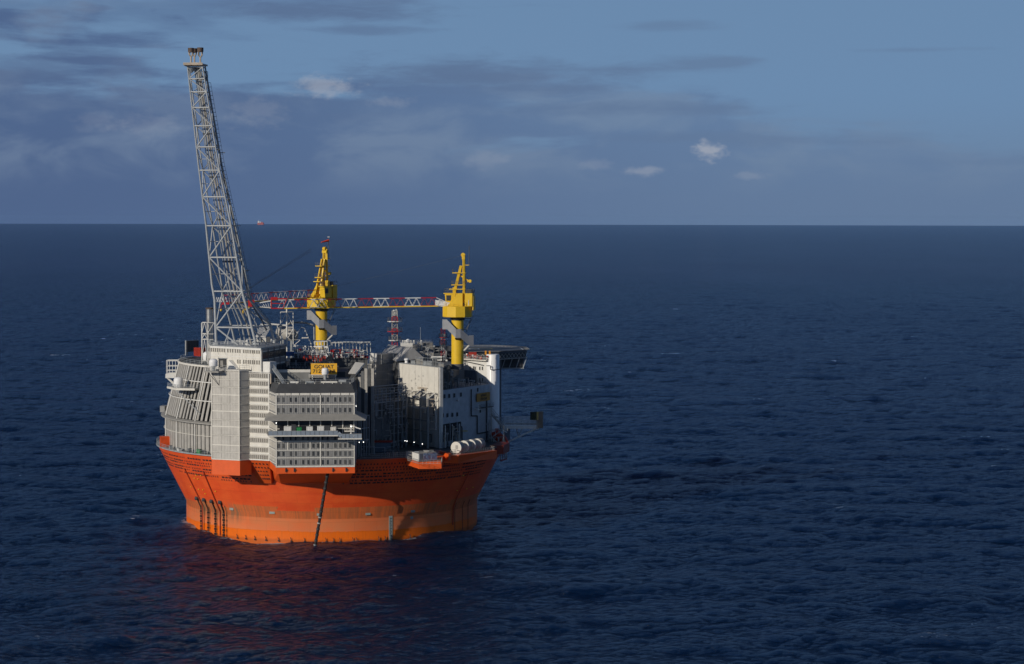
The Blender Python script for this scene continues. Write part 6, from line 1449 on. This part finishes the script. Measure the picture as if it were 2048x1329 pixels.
# ---------------------------------------------------------------- pipe rack against the cream wall
pr_ = thing('pipe_rack', 'pale steel pipe rack with sloping top bars against the cream wall', 'rack', Fw1.p(14,DZ,3))
px_u = lambda px: Fw1.upx(px)
FR_ = Face(Fw1.p(3.5,0,3.2), Fw1.p(22.0,0,3.2))
tz_ = 40.0
us = [FR_.upx(px) for px in (797,813,827,841,855.5)]
for i, u in enumerate(us):
    FR_.box('column', pr_, u-.28, u+.28, DZ, tz_, -.28, .28, canopy)
    a = FR_.p(u, tz_, 0); b = FR_.p(u+.6, tz_+1.5, -2.2); ibar('knee_bar', pr_, a, b, .2, cream, 6)
    ibar('cross_beam', pr_, FR_.p(u,tz_-2.6,0), FR_.p(u,tz_-2.6,-2.6), .12, canopy, 6)
for z, m_ in ((tz_,cream),(tz_-3.1,cream),(tz_-6.8,canopy),(tz_-10,canopy)): FR_.box('beam', pr_, us[0], us[-1], z-.22, z+.22, -.16, .16, m_)
FR_.box('beam', pr_, us[0], us[-1]+.8, tz_+1.4, tz_+1.65, -2.35, -2.05, cream)
FRe = FR_.p(us[-1]+1.6, 0, -1.9)
for z in (tz_-.2, tz_-2.6, tz_-4.8, tz_-7, tz_-9.3): ibar('cross_beam', pr_, FR_.p(us[-1],z,0), Vector((FRe.x,FRe.y,z)), .12, rusty, 6)
ibar('column', pr_, Vector((FRe.x,FRe.y,tz_-9.6)), Vector((FRe.x,FRe.y,tz_+.3)), .16, cream, 6)
rr4 = random.Random(9)
for j in range(11):
    u = us[1]+ (us[-1]-us[1])*rr4.random(); z = tz_-rr4.uniform(.8, 12); w_ = -rr4.uniform(1.2, 2.6); L2 = rr4.uniform(1.5, 6)
    pts = [FR_.p(u,z,w_), FR_.p(min(us[-1],u+L2),z,w_), FR_.p(min(us[-1],u+L2),z-rr4.uniform(1,5),w_)]
    MB().path(pts, rr4.uniform(.09,.26), 6).build('pipe', (steel, cream, rusty, dgrey)[j%4], pr_)
for k in range(6): z = tz_-.3+k*.28; FR_.box('grating_bar', pr_, us[0]+.2, us[-1]-.2, z+.25*0, z+.06, -.4-k*.35, -.3-k*.35, canopy)

# ---------------------------------------------------------------- small piping and clutter that fills the modules
rc = random.Random(77)
def tangle(t, F, n, u0, u1, z0, z1, w0, w1, mats, rmin=.06, rmax=.16):
    for m_ in mats:
        mb = MB()
        for k in range(n):
            u, z, w_ = rc.uniform(u0,u1), rc.uniform(z0,z1), rc.uniform(w0,w1); r_ = rc.uniform(rmin, rmax); du, dz_ = rc.uniform(.8,4), rc.uniform(.8,5)
            u2, z2 = min(u1,u+du), max(z0,z-dz_)
            mb.path([F.p(u,z,w_), F.p(u2,z,w_), F.p(u2,z2,w_)] if k % 2 else [F.p(u,z,w_), F.p(u,z2,w_)], r_, 5)
            if k % 4 == 0: F.mbox(mb, u-.25, u+.3, z-.3, z+.2, w_-.2, w_+.25)
        tag(mb.build('small_piping', m_, t), kind='stuff')
tangle(sf, Fg, 26, .4, Fg.len-.4, DZ+1, 42.5, .35, 1.4, (steel, canopy, dgrey))
tangle(wl, Fr1, 12, .6, 9, DZ+.5, DZ+6.5, .4, 1.4, (steel, rusty))
tangle(wl, Fu, 16, .3, Fu.len-.3, RZ+.3, 50.0, .3, 1.6, (steel, dgrey))
tangle(wl, Face(Fr1.p(10,0,-2), Fr1.p(Fr1.len-1,0,-2)), 14, 0, 18, RZ, RZ+3.2, -1, 1, (steel, dark))
Fx1 = Face((-14.5,-31),(-4,-37)); tangle(pm, Fx1, 14, .3, 11, 46, 50.2, .4, 1.2, (steel, dgrey, redc))
Fx2 = Face((-11,-25),(-1,-24)); tangle(pm, Fx2, 18, .3, 9.5, 52.7, 55.0, -3, 2, (white, steel, dgrey), .05, .11)
Fx3 = Face((-1,11.0),(10.5,11.0)); tangle(pm, Fx3, 14, .3, 11, 50.5, 53.3, 0, 5, (steel, white, redc), .05, .11)
tangle(gx, Face((24,10),(36,10)), 14, .2, 12, 49.5, 54.5, 0, 4, (white, steel, dgrey), .05, .12)
tangle(wh, Fy, 10, 0, Fy.len-1, yz+.3, yz+1.9, .2, 1.0, (white, redc, dgrey), .05, .11)
tangle(fb, Face(P0+Vector((1,1,0)), P1+Vector((-1,2,0))), 9, 1, 17, HZ1+.3, HZ1+2.4, -6, -1, (steel, white), .06, .14)
Fdk = Face(W(716,905,-40), W(800,905,-38)); tangle(hull, Fdk, 20, 0, 12, DZ+.1, DZ+2.6, -1, 1.5, (steel, dgrey), .05, .1)
tangle(lr, Face(P(975,860,-1), P(1012,900,-4)), 8, 0, 5.5, 24, 33, -1, .6, (panelg, steel), .06, .12)

# ---------------------------------------------------------------- far ship on the horizon
sp = Vector(ray(521,449.6)); sp = CAM+sp*(37000/sp.y); sh = thing('distant_ship', 'small red ship with a white bridge at its left end, far off on the horizon', 'ship', (sp.x,sp.y,0))
mb = MB().prism([(sp.x-50,sp.y-9),(sp.x+44,sp.y-9),(sp.x+58,sp.y),(sp.x+44,sp.y+9),(sp.x-50,sp.y+9)], -2, [32,32,40,32,32]); mb.build('ship_hull', pinkhull, sh)
MB().box(sp.x-44,sp.x-18,sp.y-8,sp.y+8,32,60).build('bridge', white, sh); MB().box(sp.x-8,sp.x+2,sp.y-6,sp.y+6,32,52).build('deck_house', white, sh); MB().box(sp.x+8,sp.x+36,sp.y-7,sp.y+7,32,44).build('cargo_deck', pinkhull, sh)
MB().tube((sp.x-30,sp.y,60),(sp.x-30,sp.y,80),1.5,6).build('mast', white, sh)

# ---------------------------------------------------------------- thin sea air
hz = bpy.data.materials.new('haze_air'); hz.use_nodes = True; t_ = hz.node_tree; t_.nodes.clear()
pv = t_.nodes.new('ShaderNodeVolumePrincipled'); pv.inputs['Color'].default_value = (.36,.62,1,1); pv.inputs['Density'].default_value = 3e-6; pv.inputs['Anisotropy'].default_value = 0
ov = t_.nodes.new('ShaderNodeOutputMaterial'); t_.links.new(pv.outputs[0], ov.inputs['Volume'])
ho = MB().box(-41500,41500,-41500,41500,-9.5,146).build('haze', hz); ho['kind'] = 'stuff'; ho.display_type = 'WIRE'
